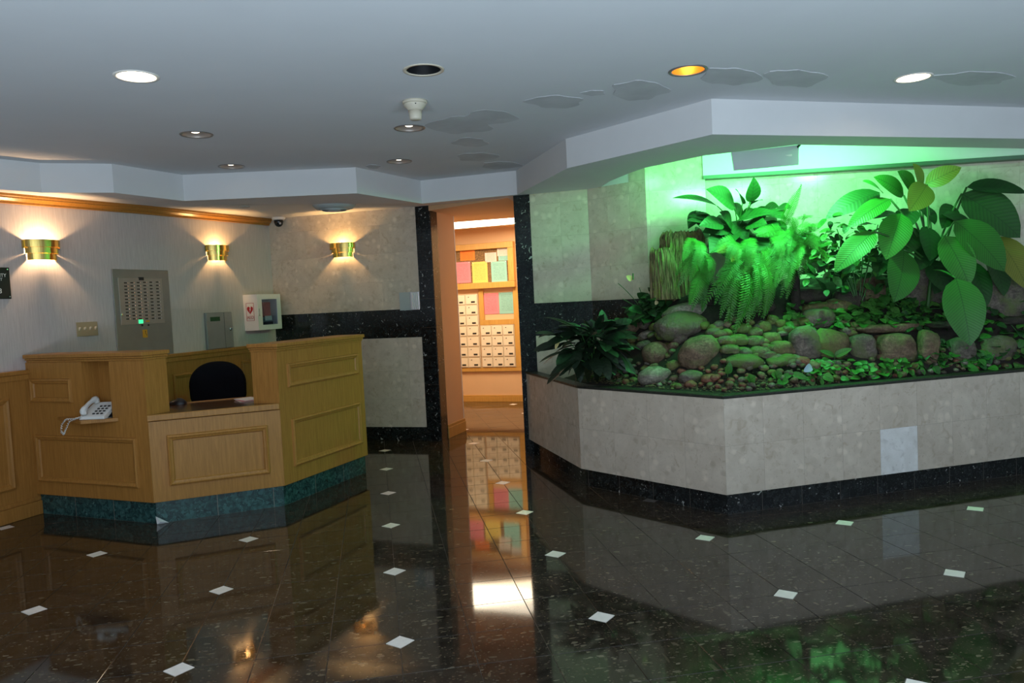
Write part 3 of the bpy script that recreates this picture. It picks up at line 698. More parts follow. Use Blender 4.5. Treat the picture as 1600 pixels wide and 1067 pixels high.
lAB, lBC, lCD = [float(np.linalg.norm(b - a)) for a, b in ((dA, dB), (dB, dC), (dC, dD))]
TH = 0.20
# niche in the A-B face for the courtesy phone
n0, n1 = FA.uz(129, 600)[0], FA.uz(172, 600)[0]; nz0 = FA.uz(150, 652)[1] + 0.0
zt = HT - 0.06
fa = MB().box(0, n0, 0, 0.03, KZ, zt).box(n1, lAB, 0, 0.03, KZ, zt).box(n0, n1, 0, 0.03, KZ, nz0).box(n0, n1, 0.14, 0.165, nz0 - 0.02, zt) \
    .box(n0 - 0.02, n0, 0.03, 0.165, nz0 - 0.02, zt).box(n1, n1 + 0.02, 0.03, 0.165, nz0 - 0.02, zt).box(n0 - 0.02, n1 + 0.02, 0.03, 0.165, nz0 - 0.04, nz0 - 0.02)
fa.box(0.0, lAB, 0.17, TH, KZ, zt).box(lAB - 0.02, lAB, 0.03, 0.17, KZ, zt)
seg_part(FA, 'front_panel', 'oak', fa)
seg_part(FB, 'front_panel', 'oak', MB().box(0.002, lBC - 0.002, 0, 0.03, KZ, LT - 0.05))
seg_part(FC, 'front_panel', 'oak', MB().box(0, lCD, 0, TH + 0.04, KZ, zt))
def cap(W, l, z, th, x0=0.0, x1=0.0):
    return MB().box(-0.02 + x0, l + 0.02 + x1, -0.025, th + 0.02, z - 0.028, z).box(-0.012 + x0, l + 0.012 + x1, -0.016, th + 0.012, z - 0.044, z - 0.029).box(-0.006 + x0, l + 0.006 + x1, -0.008, th + 0.006, z - 0.06, z - 0.045)
seg_part(FA, 'counter_cap', 'oak', cap(FA, lAB, HT, TH, 0.03), 0.004)
seg_part(FC, 'counter_cap', 'oak', cap(FC, lCD, HT, TH + 0.04), 0.004)
seg_part(FB, 'ledge_edge', 'oak', MB().box(-0.004, lBC - 0.004, -0.012, 0.012, LT - 0.045, LT), 0.005)
seg_part(FB, 'worktop', 'oak_dark', MB().prism([(0.014, 0.013), (lBC - 0.014, 0.013), (lBC - 0.175, 0.19), (lBC - 0.02, 0.42), (lBC + 0.05, 0.62), (-0.10, 0.62), (-0.02, 0.42), (0.15, 0.17)], LT - 0.03, LT - 0.002))
seg_part(FB, 'worktop_edge', 'oak', MB().box(-0.10, lBC + 0.05, 0.621, 0.64, LT - 0.03, LT + 0.004), 0.003)
def panel(W, pts):
    u0, u1, z0, z1 = W.rect(pts); return seg_part(W, 'panel_molding', 'oak', MB().frame(u0, u1, z0, z1, 0.042, -0.020, 0.001))
panel(FA, [(48, 592), (111.6, 590.5), (114, 629.5), (49.5, 628.6)])
panel(FA, [(57, 680.5), (213.6, 682), (219, 762), (61.5, 752.5)])
panel(FB, [(259.5, 680.5), (418, 663.5), (265.5, 760), (423.4, 739)])
panel(FC, [(446.5, 569), (557.5, 551), (559, 582.5), (450.4, 607.4)])
panel(FC, [(454, 656), (562, 626), (565.6, 690.5), (460, 731.6)])
# kick tiles, set back a little
def kick(W, l, cuts, x0=0.0, x1=0.0):
    bk = seg_part(W, 'kick_backing', 'pale_grout', MB().box(x0 + 0.02, l - x1 - 0.02, 0.0226, 0.10, 0.0, KZ - 0.001))
    e = [x0] + cuts + [l - x1]
    for a_, b_ in zip(e, e[1:]):
        o = tile(desk, 0, 1, 0, 0.012, 0.0, KZ, 'green_marble', gap=0.0)
        q = W.at(a_ + 0.0016, 0.022, 0.0005); o.location = (q[0] - dcen[0], q[1] - dcen[1], q[2]); o.rotation_euler = (0, 0, math.radians(W.a)); o.scale = (b_ - a_ - 0.0032, 0.014, KZ - 0.001)
kick(FA, lAB, [0.40, 0.80], 0.02, 0.0095); kick(FB, lBC, [0.42, 0.815], 0.0095, 0.0095); kick(FC, lCD, [0.40, 0.79], 0.0095, 0.01)
# phone shelf: a small pointed shelf in front of the niche
p0, p1, p2 = FA.uz(90, 652)[0], None, FA.uz(184, 646)[0]
su = (n0 + n1) / 2 + 0.02; apex = None
for t in np.linspace(0, 0.4, 41):
    if proj(FA.at(su, -t, nz0))[1] >= 651: apex = t; break
apex = max(0.10, min(0.2, apex or 0.15))
seg_part(FA, 'phone_shelf', 'oak', MB().prism([(p0, 0.0), (su - 0.02, -apex), (p2, 0.0), (n1 - 0.001, 0.001), (n1 - 0.001, 0.139), (n0 + 0.001, 0.139), (n0 + 0.001, 0.001)], nz0 - 0.026, nz0), 0.003)
# clear foil scrap peeling at the kick corner
fq = FB.at(0.005, 0.015, 0.0)
fo = MB().add([(fq[0], fq[1], 0.055), (fq[0] + 0.085, fq[1] + 0.005, 0.002), (fq[0] + 0.01, fq[1] - 0.015, 0.001), (fq[0] + 0.035, fq[1] - 0.02, 0.02), (fq[0] + 0.001, fq[1] + 0.002, 0.055), (fq[0] + 0.085, fq[1] + 0.008, 0.001)],
              [(0, 3, 2), (0, 1, 3), (3, 1, 2), (4, 5, 1, 0)]).build('foil_scrap', 'foil', at=(fq[0], fq[1], 0))
tag(fo, 'crumpled silver foil scrap at the green marble desk corner', 'foil')

# courtesy telephone
ph = root('telephone', FA.at(su + 0.005, -0.01, nz0 + 0.001), 'white desk telephone with corded handset on the oak phone shelf', 'telephone', rz=math.radians(FA.a + 18))
b = MB().add([(-0.095, -0.10, 0), (0.095, -0.10, 0), (0.095, 0.10, 0), (-0.095, 0.10, 0), (-0.092, -0.10, 0.022), (0.092, -0.10, 0.022), (0.092, 0.09, 0.105), (-0.092, 0.09, 0.105)],
             [(0, 3, 2, 1), (4, 5, 6, 7), (0, 1, 5, 4), (1, 2, 6, 5), (2, 3, 7, 6), (3, 0, 4, 7)])
b.build('body', 'white_plastic', ph, bevel=0.006)
MB().add([(0.0955, -0.06, 0.004), (0.0955, 0.095, 0.004), (0.0955, 0.085, 0.088), (0.097, -0.06, 0.004), (0.097, 0.095, 0.004), (0.097, 0.085, 0.088)], [(0, 1, 2), (3, 5, 4), (0, 3, 4, 1), (1, 4, 5, 2), (2, 5, 3, 0)]).build('side_wedge', 'black_plastic', ph)
sl = math.atan2(0.083, 0.19)
def on_top(u, v, h): return Vector((u, -0.10 + v * math.cos(sl) - h * math.sin(sl), 0.022 + v * math.sin(sl) + h * math.cos(sl)))
km = MB().box(-0.008, 0.008, -0.006, 0.006, 0, 0.005).mesh('key', 'black_plastic')
for r_ in range(4):
    for c_ in range(3):
        o = obj('key', km, ph); o.location = on_top(0.0 + c_ * 0.030, 0.035 + r_ * 0.034, 0.001); o.rotation_euler = (sl, 0, 0)
pk = MB(); path = [on_top(-0.062, v, 0.034 + 0.012 * math.sin(math.pi * (v - 0.005) / 0.20)) for v in np.linspace(0.005, 0.205, 12)]
pk.tube(path, [0.016, 0.021, 0.021, 0.017, 0.015, 0.015, 0.015, 0.015, 0.017, 0.021, 0.021, 0.016], 10)
pk.lathe([(0.0, 0.0), (0.022, 0.0), (0.022, 0.03), (0.0, 0.03)], 12, Matrix.Translation(on_top(-0.062, 0.022, 0.008)) @ Matrix.Rotation(sl, 4, 'X'))
pk.lathe([(0.0, 0.0), (0.022, 0.0), (0.022, 0.03), (0.0, 0.03)], 12, Matrix.Translation(on_top(-0.062, 0.19, 0.008)) @ Matrix.Rotation(sl, 4, 'X'))
pk.build('handset', 'white_plastic', ph, smooth=True)
cpath = []
base = [Vector(p) for p in ((-0.07, -0.098, 0.02), (-0.11, -0.13, 0.012), (-0.17, -0.13, 0.012), (-0.205, -0.125, -0.02), (-0.22, -0.12, -0.075), (-0.205, -0.115, -0.095), (-0.19, -0.112, -0.06), (-0.165, -0.105, -0.005), (-0.13, -0.07, 0.012), (-0.10, 0.03, 0.012))]
for i in range(len(base) - 1):
    for k in range(14):
        t = (i * 14 + k); p = base[i].lerp(base[i + 1], k / 14)
        cpath.append(p + Vector((0.006 * math.cos(t * 1.5), 0.004 * math.sin(t * 1.5), 0.006 * math.sin(t * 1.5))))
MB().tube(cpath, 0.0028, 5).build('coil_cord', 'white_plastic', ph, smooth=True)

# things on the worktop, chair behind
mp = atz(277, 629, LT)
dev = root('computer_mouse', (*FB.at(0.0, 0.0)[:2], 0), 'small black computer mouse on the desk worktop', 'mouse')
mloc = FB.at(FB.uz(277, 629, 0.56)[0], 0.56, LT - 0.001); dev.location = mloc
mm = MB(); prof = []
for i in range(9):
    for k in range(14):
        t = math.pi * i / 8 / 2; a_ = 2 * math.pi * k / 14
        prof.append((0.072 * math.cos(a_) * math.cos(t), 0.042 * math.sin(a_) * math.cos(t), 0.045 * math.sin(t) * (1 + 0.15 * math.cos(a_))))
mm.add(prof, [(i * 14 + k, i * 14 + (k + 1) % 14, (i + 1) * 14 + (k + 1) % 14, (i + 1) * 14 + k) for i in range(8) for k in range(14)])
mm.build('shell', 'black_plastic', dev, smooth=True)
MB().box(0.012, 0.035, -0.003, 0.003, 0.040, 0.049).build('scroll_wheel', 'grey_trim', dev)
pl = FB.at(FB.uz(389, 621, 0.42)[0] - 0.02, 0.42, LT - 0.0015)
pp_ = root('paper_stack', pl, 'loose pale papers on the worktop by the tall counter end', 'papers', rz=math.radians(20))
for k in range(3): 
    o = MB().box(-0.07, 0.07, -0.10, 0.10, 0.0, 0.0035).build('sheet', ('paper_white', 'paper_pink', 'white_print')[k], pp_); o.location = (0.006 * k, 0, 0.0045 * k); o.rotation_euler = (0, 0, 0.12 * k)
chd = 2.0
cb = np.array([float(v) for v in (atd(341, 600, depth_of((-1.392, 1.95, 0.9))))])
ch = root('office_chair', (cb[0], cb[1], 0), 'black fabric office chair with rounded back behind the desk', 'chair', rz=math.radians(8))
bk = MB(); W2, Hh = 0.235, 0.44; n_ = 20; pts = []
for k in range(n_ + 1):
    t = math.pi * k / n_; pts.append((W2 * math.copysign(abs(math.cos(t)) ** 0.86, math.cos(t)), 0.205 * abs(math.sin(t)) ** 0.95))
outl = [(W2 * 0.86, -0.20), (W2 * 0.98, -0.1)] + pts + [(-W2 * 0.98, -0.1), (-W2 * 0.86, -0.20)]
zc = 0.85
vs = []; fs = []; L_ = len(outl)
for sc_, y in ((0.93, -0.045), (1.0, -0.025), (1.0, 0.015), (0.93, 0.035)):
    vs += [(x * sc_, y + 0.10 * (x / W2) ** 2 * -0.25, zc + z * sc_) for x, z in outl]
for i in range(3): fs += [(i * L_ + k, i * L_ + (k + 1) % L_, (i + 1) * L_ + (k + 1) % L_, (i + 1) * L_ + k) for k in range(L_)]
fs += [tuple(range(L_))[::-1], tuple(range(3 * L_, 4 * L_))]
bk.add(vs, fs).build('backrest', 'black_fabric', ch)
MB().box(-0.24, 0.24, -0.50, -0.04, 0.43, 0.50).build('seat', 'black_fabric', ch, bevel=0.03)
MB().tube([(0, 0.03, 0.72), (0, 0.05, 0.6), (0, 0.03, 0.44), (0, -0.15, 0.42)], 0.018, 8).build('back_support', 'black_plastic', ch)
MB().tube([(0, -0.27, 0.43), (0, -0.27, 0.09)], 0.028, 10).build('gas_lift', 'black_plastic', ch)
for k in range(5):
    a_ = 2 * math.pi * k / 5
    lg = MB().tube([(0, -0.27, 0.11), (0.28 * math.cos(a_), -0.27 + 0.28 * math.sin(a_), 0.07)], [0.024, 0.015], 8).build('leg', 'black_plastic', ch)
    MB().lathe([(0.0, -0.012), (0.026, -0.012), (0.026, 0.012), (0.0, 0.012)], 12, Matrix.Translation((0.28 * math.cos(a_), -0.27 + 0.28 * math.sin(a_), 0.026)) @ Matrix.Rotation(math.pi / 2, 4, 'Y')).build('caster', 'black_plastic', lg)
for s_ in (-1, 1):
    MB().tube([(0.22 * s_, -0.12, 0.44), (0.28 * s_, -0.12, 0.46), (0.28 * s_, -0.14, 0.64), (0.28 * s_, -0.30, 0.66)], 0.017, 8).build('armrest', 'black_plastic', ch)

# ------------------------------------------------------------------ sconces
WARM = (1.0, 0.56, 0.20)
def sconce(W, pxc, width, ztop, label, power, color):
    u = W.uz(pxc[0], pxc[1])[0]
    r = W.root('wall_sconce', u, ztop - 0.155, label, 'sconce', 'brass wall sconces')
    tiers = [(1.0, 0.098, 0.155), (0.90, 0.05, 0.100), (0.80, 0.0, 0.052)]
    for k, (w, z0, z1) in enumerate(tiers):
        m = MB(); n = 26; R = width / 2 * w; dp = 0.115 * w
        ring = [(R * math.cos(math.pi + math.pi * i / n), dp * math.sin(math.pi + math.pi * i / n) - 0.004) for i in range(n + 1)]
        ring = [(x, y) for x, y in ring]
        inn = [(x * (1 - 0.012), y * 0.975) for x, y in ring]; k_ = n + 1
        vs = [(x, y, z0) for x, y in ring] + [(x, y, z1) for x, y in ring] + [(x, y, z0) for x, y in inn] + [(x, y, z1) for x, y in inn]
        fs = []
        for i in range(n):
            fs += [(i, i + 1, k_ + i + 1, k_ + i), (2 * k_ + i, 3 * k_ + i, 3 * k_ + i + 1, 2 * k_ + i + 1), (k_ + i, k_ + i + 1, 3 * k_ + i + 1, 3 * k_ + i), (i, 2 * k_ + i, 2 * k_ + i + 1, i + 1)]
        m.add(vs, fs).build('shade_tier', 'brass', r, smooth=False)
    for s_ in (-1, 1): MB().box(s_ * width / 2 * 0.97 - 0.012, s_ * width / 2 * 0.97 + 0.012, -0.02, -0.001, 0.09, 0.15).build('bracket', 'brass', r)
    MB().box(-0.05, 0.05, -0.012, -0.001, 0.03, 0.12).build('back_plate', 'brass', r)
    MB().lathe([(0.0, -0.028), (0.016, -0.022), (0.022, 0.0), (0.016, 0.022), (0.0, 0.028)], 12, Matrix.Translation((0, -0.062, 0.045))).build('bulb', 'bulb_warm', r, smooth=True)
    c = W.at(u, -0.062, ztop - 0.155 + 0.085); lamp('sconce_light', 'POINT', c, power, color, parent=r, size=0.018)
sconce(WL, (63, 390), 0.295, WL.uz(63, 376)[1], 'stepped brass wall sconce above the black plaque on the wallpaper', 20.0, (1.0, 0.62, 0.32))
sconce(WL, (337, 394), 0.295, WL.uz(337, 384)[1], 'stepped brass wall sconce on the wallpaper above the steel key box', 12.0, WARM)
sconce(WB, (536, 390), 0.29, WB.uz(536, 380)[1], 'stepped brass wall sconce on the beige marble wall', 12.0, WARM)

# ------------------------------------------------------------------ left wall fittings
u0, u1, z0, z1 = WL.rect([(173, 422), (261, 421), (183, 550), (270, 550)]); z0 = 1.118
ic = WL.root('intercom_panel', (u0 + u1) / 2, z0, 'large stainless steel intercom directory panel on the wallpaper', 'intercom'); w = u1 - u0; hh = z1 - z0
MB().box(-w / 2, w / 2, -0.012, -0.001, 0, hh).build('frame', 'steel', ic, bevel=0.003)
def icp(zx, zy):  # a point of the panel face seen in the photograph
    a_, b_ = WL.uz(165 + zx * 0.1266, 415 + zy * 0.1266, -0.014); return a_ - (u0 + u1) / 2, b_ - z0
f0 = icp(150, 150); f1 = icp(705, 640)
MB().box(f0[0], f1[0] + 0.02, -0.017, -0.0125, f1[1] - 0.05, f0[1]).build('directory_face', 'steel_face', ic, bevel=0.002)
ns = MB(); nb = MB()
for r_ in range(12):
    for c_ in range(6):
        cx, cz = icp(245 + c_ * 78 + r_ * 2.6, 212 + r_ * 40.5 - c_ * 2)
        ns.box(cx - 0.020, cx + 0.014, -0.0185, -0.0165, cz - 0.006, cz + 0.004); nb.box(cx + 0.017, cx + 0.024, -0.0195, -0.0165, cz - 0.005, cz + 0.003)
tag(ns.build('name_strips', 'dark_gap', ic), kind='stuff'); tag(nb.build('call_buttons', 'chrome', ic), kind='stuff')
for nm, q, (a_, b_), mt in (('display', (432, 690), (0.024, 0.017), 'green_display'), ('label_plate', (435, 162), (0.028, 0.014), 'dark_gap'), ('label_plate', (515, 685), (0.02, 0.007), 'orange_sign'), ('access_sticker', (485, 838), (0.024, 0.036), 'orange_sign')):
    c = icp(*q); MB().box(c[0] - a_, c[0] + a_, -0.0205, -0.012, c[1] - b_, c[1] + b_).build(nm, mt, ic)
for q in ((452, 737), (528, 733)):
    c = icp(*q); MB().lathe([(0.009, 0), (0.009, 0.006), (0.0, 0.007)], 12, Matrix.Translation((c[0], -0.0125, c[1])) @ Matrix.Rotation(math.pi / 2, 4, 'X')).build('button', 'black_plastic', ic)
c = icp(200, 605); MB().lathe([(0.012, 0), (0.012, 0.008), (0.006, 0.010), (0.0, 0.010)], 14, Matrix.Translation((c[0], -0.0125, c[1])) @ Matrix.Rotation(math.pi / 2, 4, 'X')).build('lock', 'chrome', ic)
c = icp(487, 838)
MB().lathe([(0.005, 0), (0.005, 0.001), (0, 0.001)], 10, Matrix.Translation((c[0], -0.0206, c[1] + 0.020)) @ Matrix.Rotation(math.pi / 2, 4, 'X')).tube([(c[0], -0.021, c[1] + 0.014), (c[0], -0.021, c[1] - 0.004), (c[0] + 0.010, -0.021, c[1] - 0.004), (c[0] + 0.012, -0.021, c[1] - 0.02)], 0.0022, 5).build('pictogram', 'dark_gap', ic)

u0, u1, z0, z1 = WL.rect([(319, 489), (359, 487), (321, 545), (362, 540)]); z0 = 1.118
kb = WL.root('key_box', (u0 + u1) / 2, z0, 'small stainless steel key box with a green display', 'key box'); w = u1 - u0; hh = z1 - z0
MB().box(-w / 2, w / 2, -0.025, -0.001, 0, hh).build('body', 'steel', kb, bevel=0.003)
MB().box(-w / 2 + 0.005, 0.16 * w, -0.031, -0.0255, 0.004, hh - 0.006).build('main_door', 'steel_face', kb)
MB().box(0.18 * w, w / 2 - 0.005, -0.031, -0.0255, 0.004, hh - 0.006).build('lock_door', 'steel_face', kb)
MB().box(-0.36 * w, 0.0 * w, -0.034, -0.0315, hh - 0.088, hh - 0.045).build('display', 'lcd_green', kb)
MB().lathe([(0.020, 0), (0.020, 0.006), (0.010, 0.012), (0.0, 0.012)], 16, Matrix.Translation((0.40 * w, -0.0315, hh * 0.52)) @ Matrix.Rotation(math.pi / 2, 4, 'X')).build('lock', 'chrome', kb)

u0, u1, z0, z1 = WL.rect([(118, 504), (151, 502), (120, 526), (153, 524)])
sw = WL.root('switch_plate', (u0 + u1) / 2, z0, 'ivory metal four-gang switch plate left of the intercom panel', 'switch'); w = u1 - u0; hh = z1 - z0
MB().box(-w / 2, w / 2, -0.007, -0.001, 0, hh).build('plate', 'ivory_plate', sw, bevel=0.002)
for k in range(4):
    x = -w / 2 + w * (k + 0.5) / 4; MB().add([(x - 0.006, -0.007, hh * 0.42), (x + 0.006, -0.007, hh * 0.42), (x + 0.006, -0.007, hh * 0.62), (x - 0.006, -0.007, hh * 0.62), (x - 0.004, -0.022, hh * 0.58), (x + 0.004, -0.022, hh * 0.58), (x + 0.004, -0.020, hh * 0.66), (x - 0.004, -0.020, hh * 0.66)],
        [(0, 1, 5, 4), (1, 2, 6, 5), (2, 3, 7, 6), (3, 0, 4, 7), (4, 5, 6, 7)]).build('toggle', 'cream_plastic', sw)

u1 = WL.uz(14.5, 440)[0]; z1 = WL.uz(10, 418)[1]; z0 = WL.uz(12, 467)[1]; wq = 0.32
pq = WL.root('wall_plaque', u1 - wq / 2, z0, 'black plaque with white lettering under the first sconce', 'plaque'); hh = z1 - z0
MB().box(-wq / 2, wq / 2, -0.010, -0.001, 0, hh).build('board', 'black_plastic', pq, bevel=0.002)
ur = wq / 2 - 0.028
text('SECURITY', 0.036, pq, (ur, -0.0105, WL.uz(5, 430.5)[1] - z0), 'white_print', 'RIGHT')
text('EXIT', 0.030, pq, (WL.uz(2.2, 436.5)[0] - (u1 - wq / 2), -0.0105, WL.uz(2, 436.8)[1] - z0), 'white_print', 'RIGHT')
text('8', 0.05, pq, (WL.uz(1.4, 455)[0] - (u1 - wq / 2), -0.0105, WL.uz(1, 455)[1] - z0), 'white_print', 'RIGHT')
for q in ((10.5, 421), (14.5, 463.5)):
    a_, b_ = WL.uz(*q); MB().lathe([(0.006, 0), (0.005, 0.003), (0, 0.003)], 10, Matrix.Translation((a_ - (u1 - wq / 2) - 0.004, -0.0105, b_ - z0)) @ Matrix.Rotation(math.pi / 2, 4, 'X')).build('screw', 'chrome', pq)

# defibrillator cabinet near the corner; its end faces the camera, its glazed front faces right
ua, za1 = WL.uz(379, 461); za0 = WL.uz(383, 517)[1]
aw = 0.40; ad = 0.165; ah = za1 - za0
ae = WL.root('defibrillator_cabinet', ua, za0, 'white AED cabinet with red heart sign and glass front', 'cabinet')
cbx = MB().box(0, aw, -ad, -0.001, 0, 0.012).box(0, aw, -ad, -0.001, ah - 0.012, ah).box(0, 0.012, -ad, -0.001, 0.012, ah - 0.012).box(aw - 0.012, aw, -ad, -0.001, 0.012, ah - 0.012).box(0.012, aw - 0.012, -0.014, -0.001, 0.012, ah - 0.012)
cbx.build('case', 'cabinet_white', ae)
MB().box(0.0, 0.075, -ad - 0.018, -ad, 0, ah).box(aw - 0.065, aw, -ad - 0.018, -ad, 0, ah).box(0.075, aw - 0.065, -ad - 0.018, -ad, 0, 0.055).box(0.075, aw - 0.065, -ad - 0.018, -ad, ah - 0.055, ah).build('door_frame', 'cabinet_white', ae, bevel=0.002)
gm = bpy.data.materials.new('cabinet_glass'); gm.use_nodes = True; gt = gm.node_tree; MATS['cabinet_glass'] = gm
g1_ = gt.nodes.new('ShaderNodeBsdfTransparent'); g1_.inputs[0].default_value = (0.80, 0.85, 0.90, 1); g2_ = gt.nodes.new('ShaderNodeBsdfGlossy'); g2_.inputs['Roughness'].default_value = 0.03
g3_ = gt.nodes.new('ShaderNodeMixShader'); g3_.inputs[0].default_value = 0.10; gt.links.new(g1_.outputs[0], g3_.inputs[1]); gt.links.new(g2_.outputs[0], g3_.inputs[2]); gt.links.new(g3_.outputs[0], gt.nodes['Material Output'].inputs[0])
MB().box(0.075, aw - 0.065, -ad - 0.010, -ad - 0.007, 0.055, ah - 0.055).build('glass', 'cabinet_glass', ae)
MB().box(0.02, aw - 0.02, -0.03, -0.0145, 0.02, ah - 0.02).build('liner', 'liner_blue_grey', ae)
# sign on the end face: local plane y-z at x=0, facing -x
sg = bpy.data.objects.new('heart_sign', None)
def end_face(m, name, mat, t=0.001):
    # m: list of (v,z) outline; v measured from the wall towards the room
    n = len(m); vs = [(-0.0012 - t, -v, z) for v, z in m] + [(-0.0004, -v, z) for v, z in m]
    fs = [tuple(range(n)), tuple(range(n, 2 * n))[::-1]] + [(i, (i + 1) % n, n + (i + 1) % n, n + i) for i in range(n)]
    return MB().add(vs, fs).build(name, mat, ae)
v0, v1, s0, s1 = 0.035, 0.135, 0.105, 0.295
bd = 0.0035
for a_, b_, c_, d_ in ((v0, v1, s0, s0 + bd), (v0, v1, s1 - bd, s1), (v0, v0 + bd, s0, s1), (v1 - bd, v1, s0, s1)):
    end_face([(a_, c_), (b_, c_), (b_, d_), (a_, d_)], 'sign_border', 'red_print')
hp = []
for k in range(40):
    t = 2 * math.pi * k / 40; hp.append((0.085 + 0.0024 * 16 * math.sin(t) ** 3, 0.222 + 0.0029 * (13 * math.cos(t) - 5 * math.cos(2 * t) - 2 * math.cos(3 * t) - math.cos(4 * t))))
end_face(hp, 'heart', 'red_print')
end_face([(0.090, 0.250), (0.078, 0.222), (0.086, 0.222), (0.079, 0.196), (0.097, 0.228), (0.089, 0.228), (0.098, 0.250)], 'lightning_bolt', 'white_print', 0.0022)
tx = text('AED', 0.046, ae, (-0.0016, -0.085, 0.140), 'red_print'); tx.rotation_euler = (math.pi / 2, 0, -math.pi / 2)
MB().box(0.15, 0.265, -0.150, -0.10, 0.14, 0.30).build('red_case', 'red_print', ae, bevel=0.01)
MB().box(0.12, 0.30, -0.145, -0.04, 0.013, 0.085).build('black_case', 'black_plastic', ae, bevel=0.006)
MB().box(0.15, 0.265, -0.156, -0.151, 0.10, 0.15).build('card', 'white_print', ae)
MB().box(0.013, 0.012 + 0.02, -ad - 0.021, -ad - 0.0185, ah * 0.4, ah * 0.6).build('latch', 'chrome', ae)

# corner camera, ceiling diffuser, detector
dl = atz(429, 343, 2.50)
dc = root('dome_camera', (dl[0] + 0.06, dl[1] - 0.16, 2.505), 'black dome security camera on a white base in the ceiling corner', 'camera')
MB().lathe([(0.0, 0.0), (0.072, 0.0), (0.075, -0.012), (0.066, -0.030), (0.0, -0.030)], 24).build('base', 'white_plastic', dc, smooth=True)
MB().lathe([(0.050, -0.0305), (0.050, -0.055), (0.042, -0.082), (0.026, -0.100), (0.0, -0.107)], 24).build('dome', 'dark_glass', dc, smooth=True)
MB().lathe([(0.0, 0.0), (0.012, 0.0), (0.012, 0.006), (0.0, 0.006)], 12, Matrix.Translation((0.02, -0.043, -0.072)) @ Matrix.Rotation(math.pi / 2, 4, 'X')).build('lens', 'chrome', dc)
q = atz(522, 318, 2.475)
df = root('ceiling_diffuser', (q[0], q[1], 2.47), 'round grey-green ceiling air diffuser near the marble wall sconce', 'diffuser')
MB().lathe([(0.0, 0.02), (0.205, 0.02), (0.205, -0.012), (0.175, -0.045), (0.15, -0.05)], 36, cap=False).build('rim', 'grey_diffuser', df, smooth=True)
for k, (ra, rb) in enumerate(((0.15, 0.115), (0.105, 0.07))):
    MB().lathe([(ra, -0.050), (ra, -0.040), (rb, -0.055), (rb, -0.062)], 32, cap=False).build('ring', 'grey_diffuser', df, smooth=True)
MB().lathe([(0.0, -0.068), (0.055, -0.062), (0.06, -0.05), (0.0, -0.05)], 24).build('centre_disc', 'grey_diffuser', df, smooth=True)
q = atz(648, 158, CEIL)
sd = root('smoke_detector', (q[0], q[1], CEIL), 'cream ceiling detector with a tapered nose between the downlights', 'detector')
MB().lathe([(0.0, 0.0), (0.073, 0.0), (0.073, -0.012), (0.068, -0.016)], 28).build('base', 'cream_plastic', sd, smooth=True)
MB().lathe([(0.068, -0.0165), (0.066, -0.026), (0.046, -0.046), (0.040, -0.055)], 28).build('housing', 'cream_plastic', sd, smooth=True)
MB().lathe([(0.041, -0.0555), (0.036, -0.100), (0.032, -0.108), (0.0, -0.108)], 24).build('nose', 'cream_plastic', sd, smooth=True)
MB().lathe([(0.004, 0), (0.004, 0.004), (0, 0.004)], 8, Matrix.Translation((0.0, -0.062, -0.028)) @ Matrix.Rotation(math.pi / 2, 4, 'X')).build('indicator', 'dark_gap', sd)
q = atz(383, 326, 2.44)
sp_ = root('sprinkler_cover', (q[0], q[1], 2.462), 'small flat sprinkler cover on the soffit left of the diffuser', 'sprinkler')
MB().lathe([(0.0, 0.0), (0.045, 0.0), (0.045, -0.006), (0.0, -0.008)], 20).build('plate', 'grey_diffuser', sp_)

# small plate on the marble wall
u0, u1, z0, z1 = WB.rect([(623.5, 457), (655, 455.5), (626, 485), (656.5, 484)])
gp = WB.root('wall_plate', (u0 + u1) / 2, z0, 'small square steel plate with a glass half on the marble wall', 'plate'); w = u1 - u0; hh = z1 - z0
MB().box(-w / 2, 0.05 * w, -0.010, -0.001, 0, hh).build('steel_half', 'grey_diffuser', gp, bevel=0.002)
MB().box(0.06 * w, w / 2, -0.014, -0.001, 0, hh).build('glass_half', 'chrome', gp, bevel=0.002)
for k in range(3): MB().box((0.16 + 0.11 * k) * w, (0.20 + 0.11 * k) * w, -0.018, -0.0145, 0.01, hh - 0.01).build('rib', 'white_plastic', gp)  # white strips stand in for vertical reflections on the polished plate

